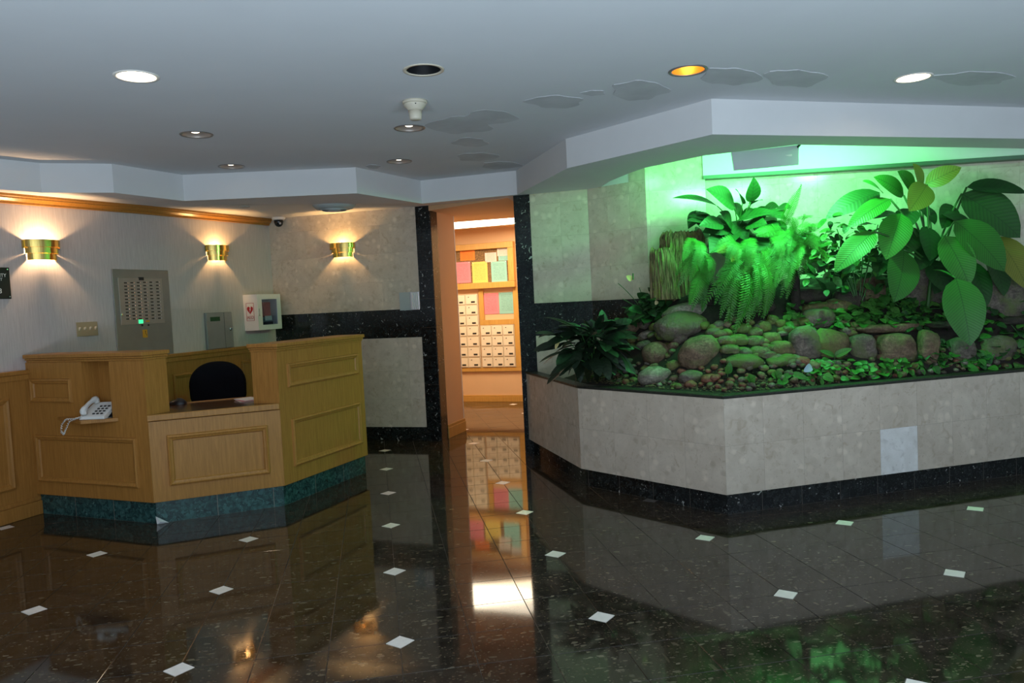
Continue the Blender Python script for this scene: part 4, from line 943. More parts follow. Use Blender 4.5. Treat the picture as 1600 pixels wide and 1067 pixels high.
# ------------------------------------------------------------------ recessed downlights
CN = {0: 'lit white recessed downlight above the reception desk side of the ceiling', 1: 'unlit black recessed downlight in front of the ceiling detector', 2: 'amber glowing recessed downlight between water stains',
      3: 'lit white recessed downlight above the right end of the planter', 4: 'small lit eyeball downlight behind the big white downlight', 5: 'small lit eyeball downlight nearest the soffit above the desk',
      6: 'small lit eyeball downlight just behind the ceiling detector', 7: 'small lit eyeball downlight nearest the doorway bulkhead'}
for k, ((x, y), kd) in enumerate(CANS):
    r = root('downlight', (x, y, CEIL), CN[k], 'downlight', 'recessed ceiling downlights')
    MB().lathe([(0.088, 0.0005), (0.088, -0.004), (0.104, -0.005), (0.106, -0.0005)], 30, cap=False).build('trim_ring', {'white': 'can_white', 'off': 'cream_plastic', 'amber': 'grey_trim', 'eye': 'grey_trim'}[kd], r, smooth=True)
    if kd == 'eye':
        MB().lathe([(0.0875, 0.0), (0.080, 0.022), (0.042, 0.030), (0.038, 0.03), (0.036, 0.05), (0, 0.05)], 28, cap=False).build('baffle', 'grey_trim', r, smooth=True)
        MB().lathe([(0.0, -0.004), (0.022, -0.002), (0.034, 0.008), (0.034, 0.02)], 20, cap=False, M=Matrix.Translation((-0.004, -0.01, 0.012))).build('bulb', 'bulb_down', r, smooth=True)
        lamp('downlight_beam', 'SPOT', (x, y, CEIL - 0.012), 3.0, (1.0, 0.85, 0.65), parent=r, target=(x, y, 0), size=0.03, angle=1.7, blend=0.9)
    else:
        MB().lathe([(0.0875, 0.0), (0.080, 0.10), (0.055, 0.16), (0.0, 0.165)], 28, cap=False).build('can', {'white': 'can_white', 'off': 'can_black', 'amber': 'can_amber'}[kd], r, smooth=True)
        if kd != 'off':
            MB().lathe([(0.0, 0.055), (0.035, 0.062), (0.05, 0.09), (0.03, 0.13), (0.0, 0.14)], 20, cap=False).build('bulb', 'bulb_down' if kd == 'white' else 'bulb_amber', r, smooth=True)
            lamp('downlight_beam', 'POINT', (x, y, CEIL + 0.04), 4.0 if kd == 'white' else 0.5, (1.0, 0.84, 0.62) if kd == 'white' else (1.0, 0.6, 0.2), parent=r, size=0.03)

# ------------------------------------------------------------------ mail room contents
lt = [atz(*p, 2.505) for p in ((700, 354), (812, 346.5), (700, 359), (812, 352))]
lu0, lu1 = -0.5, 1.7
fl = root('fluorescent_panel', WM.at((lu0 + lu1) / 2, -1.08, 2.509), 'bright fluorescent ceiling panel in the mail room', 'ceiling light', rz=math.radians(WM.a)); w = lu1 - lu0
MB().box(-w / 2, w / 2, -0.42, 0.42, -0.03, -0.004).build('diffuser', 'lens_fluo', fl)
MB().box(-w / 2 - 0.02, w / 2 + 0.02, -0.44, -0.422, -0.034, 0.0).box(-w / 2 - 0.02, w / 2 + 0.02, 0.422, 0.44, -0.034, 0.0).box(-w / 2 - 0.02, -w / 2 - 0.002, -0.422, 0.422, -0.034, 0.0).box(w / 2 + 0.002, w / 2 + 0.02, -0.422, 0.422, -0.034, 0.0).build('frame', 'white_plastic', fl)
c = WM.at((lu0 + lu1) / 2, -1.08, 2.47); lamp('fluorescent_light', 'AREA', c, 46, (1.0, 0.80, 0.52), parent=fl, target=(c[0], c[1], 0), size=w * 0.9, size_y=0.8)

def wmp(zx, zy): return 700 + zx * 0.13115, 370 + zy * 0.13115
u0, u1, z0, z1 = WM.rect([wmp(70, 105), wmp(800, 55), wmp(95, 635), wmp(812, 595)]); ul = -0.45
cbd = WM.root('cork_board', (ul + u1) / 2, z0, 'oak framed cork notice board above the mailboxes', 'notice board'); w = u1 - ul; hh = z1 - z0
MB().box(-w / 2 + 0.05, w / 2 - 0.05, -0.03, -0.001, 0.05, hh - 0.05).build('cork_panel', 'cork', cbd)
fw = 0.085
for a_ in ((-w / 2, w / 2, 0, fw), (-w / 2, w / 2, hh - fw, hh)): MB().box(a_[0], a_[1], -0.09, -0.001, a_[2], a_[3]).build('frame_rail', 'mail_oak', cbd, bevel=0.004)
for a_ in ((-w / 2, -w / 2 + fw), (w / 2 - fw, w / 2)): MB().box(a_[0], a_[1], -0.09, -0.001, fw + 0.001, hh - fw - 0.001).build('frame_stile', 'mail_oak', cbd, bevel=0.004)
def notice(rc, mat, label, y):
    q = WM.rect([wmp(rc[0], rc[2]), wmp(rc[1], rc[2]), wmp(rc[0], rc[3]), wmp(rc[1], rc[3])], y)
    r = WM.root('paper_notice', (q[0] + q[1]) / 2, q[2], label, 'notice', 'mail room notices', y=y)
    MB().box(-(q[1] - q[0]) / 2, (q[1] - q[0]) / 2, -0.0015, 0.0, 0, q[3] - q[2]).build('sheet', mat, r)
    for sx in (-1, 1): MB().lathe([(0.006, 0), (0.005, 0.004), (0, 0.005)], 8, Matrix.Translation((sx * ((q[1] - q[0]) / 2 - 0.015), -0.0016, q[3] - q[2] - 0.015)) @ Matrix.Rotation(math.pi / 2, 4, 'X')).build('pin', 'chrome', r)
notice((145, 320, 150, 282), 'paper_orange', 'orange notice pinned at the top of the cork board', -0.032)
notice((440, 578, 188, 300), 'paper_white', 'small white notice pinned above the teal notice on the cork board', -0.032)
notice((585, 728, 135, 225), 'paper_white', 'white card in the top corner of the cork board', -0.032)
notice((600, 728, 226, 282), 'paper_teal', 'pale strip tucked below the white corner card', -0.032)
notice((90, 270, 300, 550), 'paper_pink', 'pink notice at the bottom of the cork board', -0.032)
notice((290, 472, 296, 546), 'paper_yellow', 'yellow notice on the cork board', -0.032)
notice((516, 703, 290, 541), 'paper_teal', 'teal notice with a pin on the cork board', -0.032)
notice((425, 605, 670, 920), 'paper_pink', 'pink notice on the wall above the lower mailboxes', -0.004)
notice((610, 790, 660, 915), 'paper_teal', 'teal notice on the wall above the lower mailboxes', -0.004)
# oak surround of the mailboxes
a0 = WM.uz(*wmp(378, 800))[0]; a1 = WM.uz(*wmp(432, 800))[0]; ar_ = WM.uz(806, 540)[0]; zs0 = WM.uz(760, 580)[1]; zs1 = WM.uz(760, 574)[1]
zm0, zm1 = WM.uz(*wmp(600, 1045))[1], WM.uz(*wmp(600, 985))[1]; zt_ = z0
ms = WM.root('mailbox_surround', 0.4, zs0, 'honey oak framing strips round the mailboxes', 'wood frame')
def strip(x0, x1, za, zb): MB().box(x0 - 0.4, x1 - 0.4, -0.028, -0.001, za - zs0, zb - zs0).build('strip', 'mail_oak', ms, bevel=0.002)
strip(-0.45, ar_ + 0.09, zs0, zs1); strip(a0, a1, zm1 + 0.001, zt_ - 0.004); strip(a0, ar_, zm0, zm1); strip(ar_ + 0.001, ar_ + 0.09, zs1 + 0.001, zt_ - 0.004)
def bank(x0, x1, za, zb, nc, nr, label):
    r = WM.root('mailbox_bank', (x0 + x1) / 2, za, label, 'mailboxes', 'mailbox banks'); w = x1 - x0; hh = zb - za
    MB().box(-w / 2, w / 2, -0.030, -0.001, 0, hh).build('case', 'mail_metal', r)
    cw, chh = w / nc, hh / nr
    dmesh = MB().box(-cw / 2 + 0.010, cw / 2 - 0.010, -0.040, -0.0305, 0.010, chh - 0.010).mesh('mailbox_door', 'mail_metal')
    gmesh = MB().box(-cw / 2 + 0.005, cw / 2 - 0.005, -0.0315, -0.0302, 0.005, chh - 0.005).mesh('door_gap', 'ivory_plate')
    nmesh = MB().box(-0.005, 0.055, -0.0425, -0.0402, 0.028, 0.052).mesh('name_slot', 'dark_gap')
    lmesh = MB().lathe([(0.007, 0), (0.007, 0.005), (0, 0.005)], 8, Matrix.Translation((-cw * 0.22, -0.0402, chh * 0.74)) @ Matrix.Rotation(math.pi / 2, 4, 'X')).mesh('lock', 'dark_gap')
    for i in range(nc):
        for j in range(nr):
            d = obj('mailbox_door', dmesh, r); d.location = (-w / 2 + (i + 0.5) * cw, 0, j * chh)
            obj('door_gap', gmesh, d); obj('name_slot', nmesh, d); obj('lock', lmesh, d)
b0 = WM.uz(713, 520)[0]; b1 = WM.uz(750, 520)[0]; cw = (b1 - b0) / 2
bank(b1 - 3 * cw, b1, zs1 + 0.003, WM.uz(731, 460)[1], 3, 7, 'tall bank of cream mailboxes under the cork board')
bank(WM.uz(753.5, 540)[0], ar_ - 0.002, zs1 + 0.003, zm0 - 0.004, 3, 4, 'lower bank of cream mailboxes under the two pinned notices')

# ------------------------------------------------------------------ planter
planter = root('stone_planter', (Q2[0], Q2[1], 0), 'faceted beige marble planter with black stone kick and mossy rim', 'planter')
FACETS = [Wall(P, math.degrees(math.atan2(*(Q - P)[::-1]))) for P, Q in ((Q0, Q1), (Q1, Q2), (Q2, Q3))]
FL = [float(np.linalg.norm(b - a)) for a, b in ((Q0, Q1), (Q1, Q2), (Q2, Q3))]
def on_planter(W, m, name, mat, bevel=0.0):
    o = m.build(name, mat, planter, bevel=bevel); L_ = W.at(0); o.location = (L_[0] - Q2[0], L_[1] - Q2[1], 0); o.rotation_euler = (0, 0, math.radians(W.a)); return o
def ptile(W, a_, b_, y0, y1, z0, z1, mat):
    o = tile(planter, 0, 1, y0, y1, z0, z1, mat, gap=0.0)
    q = W.at(a_ + 0.0007, y0, z0 + 0.0007); o.location = (q[0] - Q2[0], q[1] - Q2[1], q[2]); o.rotation_euler = (0, 0, math.radians(W.a)); o.scale = (b_ - a_ - 0.0014, y1 - y0, z1 - z0 - 0.0014)
PZ = [0.140, 0.457, 0.766]; TOP = 0.786
pu0, pu1 = FACETS[2].uz(1376, 705)[0], FACETS[2].uz(1434, 702)[0]
for k, (W, l) in enumerate(zip(FACETS, FL)):
    on_planter(W, MB().box(0.0, l, 0.0008, 0.08, PZ[0] + 0.001, 0.765), 'core', 'pale_grout')
    on_planter(W, MB().box(0.03, l - 0.03, 0.0366, 0.09, 0.0, PZ[0] - 0.001), 'kick_core', 'grout')
    if k == 0: cuts = [0.20, 0.505, 0.81, 1.115]
    elif k == 1: cuts = [l - 0.315 * j for j in range(4, 0, -1)]
    else: cuts = sorted([pu0 - 0.305 * j for j in range(1, 6) if pu0 - 0.305 * j > 0.04] + [pu0, pu1] + [pu1 + 0.305 * j for j in range(1, 14) if pu1 + 0.305 * j < l - 0.05])
    e = [0.0] + [c for c in cuts if 0.03 < c < l - 0.03] + [l]
    for a_, b_ in zip(e, e[1:]):
        for r_ in (0, 1):
            patch = k == 2 and r_ == 0 and abs(a_ - pu0) < 1e-6
            ptile(W, a_, b_, 0.0, 0.014, PZ[r_], PZ[r_ + 1], 'pale_marble' if patch else 'beige_marble')
        ka = a_ + (0 if a_ > 0 else (0.0, 0.0085, 0.0232)[k]); kb_ = b_ - (0 if b_ < l else (0.0085, 0.0232, 0.0)[k])
        ptile(W, ka + 0.0006, kb_ - 0.0006, 0.036, 0.049, 0.0, PZ[0] - 0.001, 'black_marble')
def inset_poly(pts, d):
    out = []
    for i, p in enumerate(pts):
        ns_ = []
        if i > 0: ns_.append(dn(pts[i - 1], p))
        if i < len(pts) - 1: ns_.append(dn(p, pts[i + 1]))
        n_ = sum(ns_) / len(ns_); n_ = n_ / np.linalg.norm(n_); c_ = n_ @ ns_[0]; out.append(p + n_ * d / c_)
    return out
QS = [Q0, Q1, Q2, Q3]
oi, ii = inset_poly(QS, -0.006), inset_poly(QS, 0.10)
for k in range(3):
    MB().prism([oi[k], oi[k + 1], ii[k + 1], ii[k]], 0.767, TOP).build('coping', 'coping_stone', planter, world=True, bevel=0.004)

LINES = [(Q0, dn(Q0, Q1)), (Q1, dn(Q1, Q2)), (Q2, dn(Q2, Q3))]
def inward(x, y): return min(float(n_ @ (np.array([x, y]) - P)) for P, n_ in LINES)
def back_gap(x, y):
    q = np.array([x, y]); g = [-(WR4.n @ (q - WR4.P))]
    if x < S4[0]: g.append(-(WR3.n @ (q - WR3.P)))
    return max(0.0, min(g))
def bed(x, y):
    d = max(0.0, inward(x, y)); a_ = min(1.0, max(0.0, (x - 1.75) / 0.8)); a_ = a_ * a_ * (3 - 2 * a_)
    t = d / (d + back_gap(x, y) + 1e-6)
    lo = 0.735 + 0.26 * min(d, 1.6); hi = float(np.interp(t, [0, 0.16, 0.32, 0.5, 0.72, 1.0], [0.735, 0.75, 0.98, 1.22, 1.44, 1.52]))
    z = lo * (1 - a_) + hi * a_ + 0.02 * noise.noise((x * 3, y * 3, 0))
    return z
def hit(px, py, dmin=4.6, dmax=7.4):
    d = dmin
    while d < dmax:
        p = atd(px, py, d)
        if inward(p[0], p[1]) > 0.06 and p[2] <= bed(p[0], p[1]): return p, d
        d += 0.01
    return atd(px, py, dmax), dmax
bm_ = MB(); nx, ny = 170, 90; gv = []; idx = {}
for i in range(nx):
    for j in range(ny):
        x, y = 1.35 + 5.1 * i / (nx - 1), -0.6 + 2.7 * j / (ny - 1); gv.append((x, y, bed(x, y)))
PIN = [tuple(ii[0]), tuple(ii[1]), tuple(ii[2]), tuple(ii[3]), (6.5, 0.9), (6.3, 0.3), tuple(WR4.at(0.0)[:2]), tuple(S4), tuple(S3), tuple(S2)]
fs = []
for i in range(nx - 1):
    for j in range(ny - 1):
        q = [i * ny + j, (i + 1) * ny + j, (i + 1) * ny + j + 1, i * ny + j + 1]
        if all(inward(*gv[t][:2]) > 0.03 and (gv[t][0] > S2[0] or WR1.n @ (np.array(gv[t][:2]) - WR1.P) < 0.01) and (gv[t][0] > S3[0] or WR2.n @ (np.array(gv[t][:2]) - WR2.P) < 0.1) and (gv[t][0] > S4[0] or WR3.n @ (np.array(gv[t][:2]) - WR3.P) < 0.08) and WR4.n @ (np.array(gv[t][:2]) - WR4.P) < 0.05 for t in q): fs.append(tuple(q))
bm_.add(gv, fs); used = sorted({t for f in fs for t in f}); rm = {t: k for k, t in enumerate(used)}
bm_.v = [gv[t] for t in used]; bm_.f = [tuple(rm[t] for t in f) for f in fs]
soil = bm_.build('soil', 'soil', smooth=True); tag(soil, 'dark soil bed filling the stone planter', kind='stuff')

# ---- rocks
ico = bmesh.new(); bmesh.ops.create_icosphere(ico, subdivisions=3, radius=1.0)
ICO_V = [v.co.copy() for v in ico.verts]; ICO_F = [tuple(v.index for v in f.verts) for f in ico.faces]; ico.free()
def rock_mesh(name, mat, rx, ry, rz, seed, rough=0.16, facet=0.0):
    vs = []; o = Vector((seed * 3.7, seed * 1.3, seed * 7.1))
    for v in ICO_V:
        p = v.copy()
        if facet:
            m_ = max(abs(p.x), abs(p.y), abs(p.z)); p = p.lerp(p / m_ * 0.85, facet)
        k = 1 + rough * noise.noise(v * 1.3 + o) + rough * 0.5 * noise.noise(v * 2.9 + o) + 0.02 * noise.noise(v * 8 + o)
        vs.append((p.x * rx * k, p.y * ry * k, p.z * rz * k))
    return MB().add(vs, ICO_F).mesh(name, mat, True)
def rock(px, py, w, h, mat, label, seed, tilt=0.0, facet=0.0, ddep=0.0, name='boulder', rough=0.16, deep=0.75):
    p, d = hit(px, py + h * 0.36); d += ddep
    k = d / F_PX; c = atd(px, py, d + 0.3 * w * k * deep)
    me = rock_mesh(name, mat, w / 2 * k * 1.04, w / 2 * k * deep, h / 2 * k * 1.08, seed, rough, facet)
    o = obj(name, me); o.location = c; o.rotation_euler = (0.0, math.radians(tilt), YAW); return tag(o, label, 'rock', 'planter rocks')
RK = [
 (1068, 512, 86, 48, 'rock_grey', 'largest rounded boulder below the tree stump', 4, 0, 0.1),
 (1074, 488, 74, 30, 'rock_pale', 'pale flat boulder between stump and largest boulder', 0, -6, 0.2),
 (1093, 552, 68, 52, 'rock_brown', 'egg-shaped brown and white boulder leaning by the pool', 0, -32, 0.0),
 (1026, 553, 46, 38, 'rock_brown', 'brown rounded boulder beside the dark lily', 0, 0, 0.1),
 (1022, 588, 52, 30, 'rock_pale', 'pale smooth boulder by the planter rim', 0, -8, 0.0),
 (1160, 566, 64, 26, 'rock_wet', 'long wet mossy rock in the pool', 0, 0, 0.0),
 (1188, 551, 34, 20, 'rock_wet', 'small wet mossy rock behind the long pool rock', 0, 10, 0.0),
 (1221, 545, 40, 26, 'rock_moss', 'yellow-green mossy rock right of the pool', 0, 0, 0.3),
 (1295, 540, 62, 50, 'rock_moss', 'big round mossy boulder right of the pool', 0, 6, 0.15),
 (1258, 538, 48, 62, 'rock_grey', 'grey upright boulder left of the big mossy boulder', 0, -18, 0.3),
 (1277, 498, 56, 34, 'rock_grey', 'grey block with vines above the big mossy boulder', 0, 0, 0.5),
 (1272, 482, 46, 18, 'rock_moss', 'flat mossy slab on top of the grey block', 0, -8, 0.3),
 (1194, 511, 22, 18, 'rock_moss', 'small yellow rock below the hanging fern', 0, 0, 0.0),
 (1205, 503, 20, 12, 'rock_moss', 'small flat yellow rock behind the yellow ones', 0, -15, 0.2),
 (1219, 506, 18, 13, 'rock_moss', 'small yellowish rock right of the hanging fern', 0, 0, 0.2),
 (1222, 517, 18, 12, 'rock_moss', 'small tan rock above the mossy pool rock', 0, 0, 0.2),
 (1234, 517, 14, 12, 'rock_grey', 'small smooth grey stone right of the tan rock', 0, 0, 0.0),
 (1206, 530, 30, 22, 'rock_moss', 'dark olive rock behind the yellow-green mossy rock', 0, 0, 0.3),
 (1118, 514, 26, 16, 'rock_moss', 'small yellow rock beside the largest boulder', 0, 0, 0.1),
 (1128, 523, 30, 14, 'rock_brown', 'small brown flat rock under the yellow rock', 0, 0, 0.1),
 (1396, 545, 64, 48, 'rock_brown', 'faceted brown stone under the ledge near the right plant', 0, 0, 0.7),
 (1450, 545, 32, 58, 'rock_brown', 'tall tan stone right of the faceted brown stone', 0, 4, 0.6),
 (1345, 543, 46, 42, 'rock_grey', 'grey stone between the mossy boulder and brown stone', 0, 0, 0.5),
 (1012, 523, 30, 13, 'rock_pale', 'flat pale rock left of the largest boulder', 0, -5, 0.2),
 (992, 512, 34, 20, 'rock_brown', 'pinkish brown rock under the anthurium', 0, 5, 0.3),
 (1010, 508, 22, 14, 'rock_grey', 'small grey rock behind the flat pale rock', 0, 0, 0.2),
 (955, 505, 26, 14, 'rock_pale', 'pale rock behind the dark lily', 0, 0, 0.1),
 (1360, 455, 46, 60, 'rock_brown', 'brown rock behind the hanging broad leaves', 0, 0, 0.4),
 (1445, 450, 74, 96, 'rock_grey', 'grey standing rock behind the right plant', 0, 8, 0.5),
 (1560, 470, 90, 80, 'rock_grey', 'dark grey rock behind the far right leaves', 0, 0, 0.5),
 (1555, 545, 60, 40, 'rock_grey', 'shaded grey stone at the far right under the ledge', 0, 0, 0.4),
 (1500, 548, 44, 40, 'rock_grey', 'shaded stone under the tip of the largest hanging leaf', 0, 0, 0.4),
 (1150, 532, 40, 20, 'rock_wet', 'wet dark rock above the pool, nearest the egg-shaped boulder', 0, 0, 0.2),
 (1178, 534, 36, 18, 'rock_wet', 'wet mossy rock above the pool below the hanging fern', 0, 0, 0.2),
 (1158, 514, 34, 16, 'rock_wet', 'wet dark rock just under the hanging fern tips', 0, 0, 0.2),
 (1135, 533, 24, 14, 'rock_moss', 'small mossy rock between largest boulder and wet rocks', 0, 0, 0.2),
 (1180, 520, 24, 14, 'rock_wet', 'small wet rock left of the small yellow rocks', 0, 0, 0.2),
 (1200, 556, 30, 16, 'rock_wet', 'low wet rock between the pool and the yellow-green rock', 0, 0, 0.2),
 (1230, 562, 34, 18, 'rock_wet', 'dark wet rock under the yellow-green mossy rock', 0, 0, 0.2),
 (1310, 478, 44, 24, 'rock_moss', 'mossy stone among the vines right of the flat slab', 0, 0, 0.3),
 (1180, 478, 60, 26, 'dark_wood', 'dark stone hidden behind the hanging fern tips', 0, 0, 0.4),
 (1140, 547, 32, 18, 'rock_wet', 'low wet rock beside the egg-shaped boulder', 0, 0, 0.2),
 (1213, 566, 40, 16, 'rock_wet', 'flat wet rock under the splash of water', 0, 0, 0.2),
 (1252, 566, 26, 18, 'rock_red', 'reddish wet rock near the pale blue flower', 0, 0, 0.2),
 (1080, 590, 40, 22, 'rock_grey', 'dark grey rock below the egg-shaped boulder', 0, 0, 0.2),
 (1112, 592, 34, 16, 'rock_red', 'wet red-brown rock by the rim below the pool', 0, 0, 0.1),
 (1052, 572, 22, 18, 'rock_moss', 'small mossy rock between pale and egg-shaped boulders', 0, 0, 0.1),
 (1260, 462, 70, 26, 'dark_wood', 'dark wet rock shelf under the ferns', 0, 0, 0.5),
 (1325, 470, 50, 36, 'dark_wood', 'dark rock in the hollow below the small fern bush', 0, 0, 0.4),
]
for k, (x, y, w, h, mt, lb, sd_, tl, fc) in enumerate(RK):
    behind = 0.04 if 'behind' in lb and y < 475 else 0.0
    rock(x, y, w, h, mt, lb, k + 2, tl, fc, ddep=behind, rough=0.14)
# long flat ledge stones on the right
for (xa, xb, y, lb) in ((1325, 1440, 512, 'long flat ledge stone above the faceted brown stone'), (1430, 1545, 505, 'long flat dark ledge stone behind the largest hanging leaf'), (1535, 1640, 500, 'long flat ledge stone at the far right end')):
    p, d = hit((xa + xb) / 2, y + 22); k = d / F_PX
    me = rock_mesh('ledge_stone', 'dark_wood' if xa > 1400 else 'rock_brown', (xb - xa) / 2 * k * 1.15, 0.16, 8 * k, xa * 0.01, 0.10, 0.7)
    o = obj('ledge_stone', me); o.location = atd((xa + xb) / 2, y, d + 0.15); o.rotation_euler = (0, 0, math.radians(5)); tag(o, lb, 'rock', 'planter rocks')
# pebbles along the rim
rp = random.Random(11)
PM = [rock_mesh('pebble', mt, 1, 0.8, 0.62, 40 + k, 0.14) for k, mt in enumerate(('rock_grey', 'rock_brown', 'rock_moss', 'rock_red', 'rock_grey', 'rock_pale', 'rock_brown'))]
for me_ in PM: pass
small = bmesh.new(); bmesh.ops.create_icosphere(small, subdivisions=2, radius=1.0); ICO_V2 = [v.co.copy() for v in small.verts]; ICO_F2 = [tuple(v.index for v in f.verts) for f in small.faces]; small.free()
def pebble_mesh(mt, seed):
    o = Vector((seed * 2.1, seed, seed * 4.4)); vs = []
    for v in ICO_V2:
        k = 1 + 0.22 * noise.noise(v * 1.4 + o); vs.append((v.x * k, v.y * 0.8 * k, v.z * 0.62 * k))
    return MB().add(vs, ICO_F2).mesh('pebble', mt, True)
PM = [pebble_mesh(mt, 3 + k) for k, mt in enumerate(('rock_grey', 'rock_brown', 'rock_moss', 'rock_red', 'rock_grey', 'rock_pale', 'rock_brown'))]
def rim_y(x): 
    return float(np.interp(x, [845, 902, 1131, 1600], [582, 600, 618, 580]))
spots = []
tries = 0
while len(spots) < 170 and tries < 4000:
    tries += 1
    x = rp.choice((rp.uniform(900, 1070), rp.uniform(930, 1250), rp.uniform(930, 1250), rp.uniform(1000, 1590)))
    y = rim_y(x) - 7 - abs(rp.gauss(0, 12)); s_ = rp.uniform(4.5, 8.5)
    if all((x - a_) ** 2 + ((y - b_) * 1.5) ** 2 > (s_ + c_) ** 2 * 0.8 for a_, b_, c_ in spots): spots.append((x, y, s_))
spots += [(1130, 566, 6), (1126, 580, 5), (1107, 582, 6), (1116, 576, 7), (1192, 569, 4), (1190, 577, 5), (1205, 575, 5), (1170, 596, 9), (1118, 594, 10), (1140, 603, 9), (1160, 605, 8), (1170, 610, 7), (1077, 603, 9), (1060, 606, 8)]
for x, y, s_ in spots:
    p, d = hit(x, y); k = d / F_PX; mt_i = rp.randrange(7)
    if x > 1075 and x < 1170 and rp.random() < 0.6: mt_i = 3
    o = obj('pebble', PM[mt_i]); r_ = s_ * k * 1.0; o.scale = (r_, r_, r_); o.rotation_euler = (rp.uniform(-.3, .3), rp.uniform(-.3, .3), rp.uniform(0, 6.28)); o.location = (p[0], p[1], p[2] + 0.35 * r_)
    tag(o, 'small smooth pebble lying inside the planter rim', 'pebble', 'pebbles along the planter rim')
# gravel between the pebbles
gr = MB(); cnt = 0
while cnt < 900:
    x = rp.uniform(915, 1330); y = rim_y(x) - 3 - abs(rp.gauss(0, 14))
    p, d = hit(x, y); r_ = rp.uniform(0.006, 0.014); cnt += 1
    gr.add([(p[0] + r_ * a_, p[1] + r_ * b_, p[2] + r_ * c_ * 0.7 + 0.004) for a_, b_, c_ in ((1, .2, 0), (-.2, 1, 0), (-1, -.1, .1), (.1, -1, 0), (.1, .1, 1), (0, 0, -1))], [(0, 1, 4), (1, 2, 4), (2, 3, 4), (3, 0, 4), (1, 0, 5), (2, 1, 5), (3, 2, 5), (0, 3, 5)])
tag(gr.build('gravel', 'rock_brown'), 'fine brown gravel between the pebbles at the rim', kind='stuff')
# pool and trickle
wf_ = MB(); nu, nv = 40, 26
for i in range(nu):
    for j in range(nv):
        u_, v_2 = i / (nu - 1), j / (nv - 1); x = 1128 + 136 * u_; y = 530 + 62 * v_2 + 10 * (u_ - 0.5) ** 2 - 14 * u_ * (1 - v_2)
        p, d = hit(x, y); wf_.add([(p[0], p[1], p[2] + 0.012 + 0.006 * noise.noise((x * 0.2, y * 0.2, 3)))], [])
wf_.f = [(i * nv + j, (i + 1) * nv + j, (i + 1) * nv + j + 1, i * nv + j + 1) for i in range(nu - 1) for j in range(nv - 1)]
tag(wf_.build('pond_water', 'water', smooth=True), 'dark rippling water running over the rocks of the small pool', 'water', kind='stuff')
# small stones wedged between the boulders
SM = [pebble_mesh(mt, 60 + k) for k, mt in enumerate(('rock_grey', 'rock_brown', 'rock_moss', 'rock_wet', 'rock_moss', 'rock_grey'))]
rq = random.Random(77)
for k in range(80):
    x, y = rq.uniform(985, 1335), rq.uniform(498, 586)
    if y > rim_y(x) - 22: continue
    p, d = hit(x, y); r_ = rq.uniform(7, 13) * d / F_PX; o = obj('stone', SM[rq.randrange(6)]); o.scale = (r_ * rq.uniform(0.9, 1.4), r_, r_); o.rotation_euler = (rq.uniform(-.4, .4), rq.uniform(-.4, .4), rq.uniform(0, 6.28)); o.location = (p[0], p[1], p[2] + 0.1 * r_)
    tag(o, 'small rounded stone wedged between the boulders', 'rock', 'small stones between the boulders')
# ------------------------------------------------------------------ foliage
def leaf_mesh(name, mat, L, W, droop=0.2, fold=0.25, n=9, taper=0.85, wave=0.0, full=0.62):
    vs = []; fs = []; cols = (-1, -0.55, 0, 0.55, 1)
    for i in range(n + 1):
        t = i / n; w = W / 2 * max(0.0, math.sin(math.pi * t ** taper)) ** full + 0.0012
        ang = droop * 1.6 * t
        x = L * (math.sin(ang) / (droop * 1.6) if droop > 1e-3 else t); z = -L * ((1 - math.cos(ang)) / (droop * 1.6) if droop > 1e-3 else 0)
        for c in cols: vs.append((x, c * w, z + fold * abs(c) * w - 0.35 * fold * c * c * w + wave * W * 0.06 * math.sin(t * 14) * c))
    for i in range(n):
        for j in range(4): fs.append((i * 5 + j, i * 5 + j + 1, i * 5 + j + 6, i * 5 + j + 5))
    return MB().add(vs, fs).mesh(name, mat, True)
CAMV = Vector((-_f[0], -_f[1], -_f[2]))
def orient(B, T, hint, roll=0.0):
    x = (T - B).normalized(); z = (hint - x * hint.dot(x))
    if z.length < 1e-3: z = Vector((0, 0, 1)) - x * x.z
    z.normalize(); y = z.cross(x)
    M = Matrix(((x.x, y.x, z.x, B.x), (x.y, y.y, z.y, B.y), (x.z, y.z, z.z, B.z), (0, 0, 0, 1)))
    return M @ Matrix.Rotation(roll, 4, 'X') if roll else M
def put(o, parent, M):
    o.parent = parent; o.matrix_basis = wm(parent).inverted() @ M
def leaf_between(parent, B, T, W, mat, hint=None, droop=0.25, roll=0.0, name='leaf', fold=0.25, taper=0.85, full=0.62):
    B = Vector(B); T = Vector(T); L = (T - B).length
    dr = droop; ang = dr * 1.6
    me = leaf_mesh(name, mat, L * 1.04, W, dr, fold, taper=taper, full=full)
    o = obj(name, me); M = orient(B, T, hint or (CAMV * 0.8 + Vector((0, 0, 0.8))), roll) @ Matrix.Rotation(-ang / 2, 4, 'Y'); put(o, parent, M); return o
def stem(parent, pts, r=0.006, name='stem'):
    P = [Vector(p) for p in pts]; a_, b_ = P[0], P[-1]; mid = (a_ + b_) / 2 + Vector((0, 0, 0.12 * (b_ - a_).length))
    q = [a_ * (1 - t) ** 2 + mid * 2 * t * (1 - t) + b_ * t * t for t in [i / 6 for i in range(7)]]
    o = MB().tube(q, r, 6).build(name, 'stem_green', smooth=True); o.parent = parent; o.matrix_basis = wm(parent).inverted(); return o
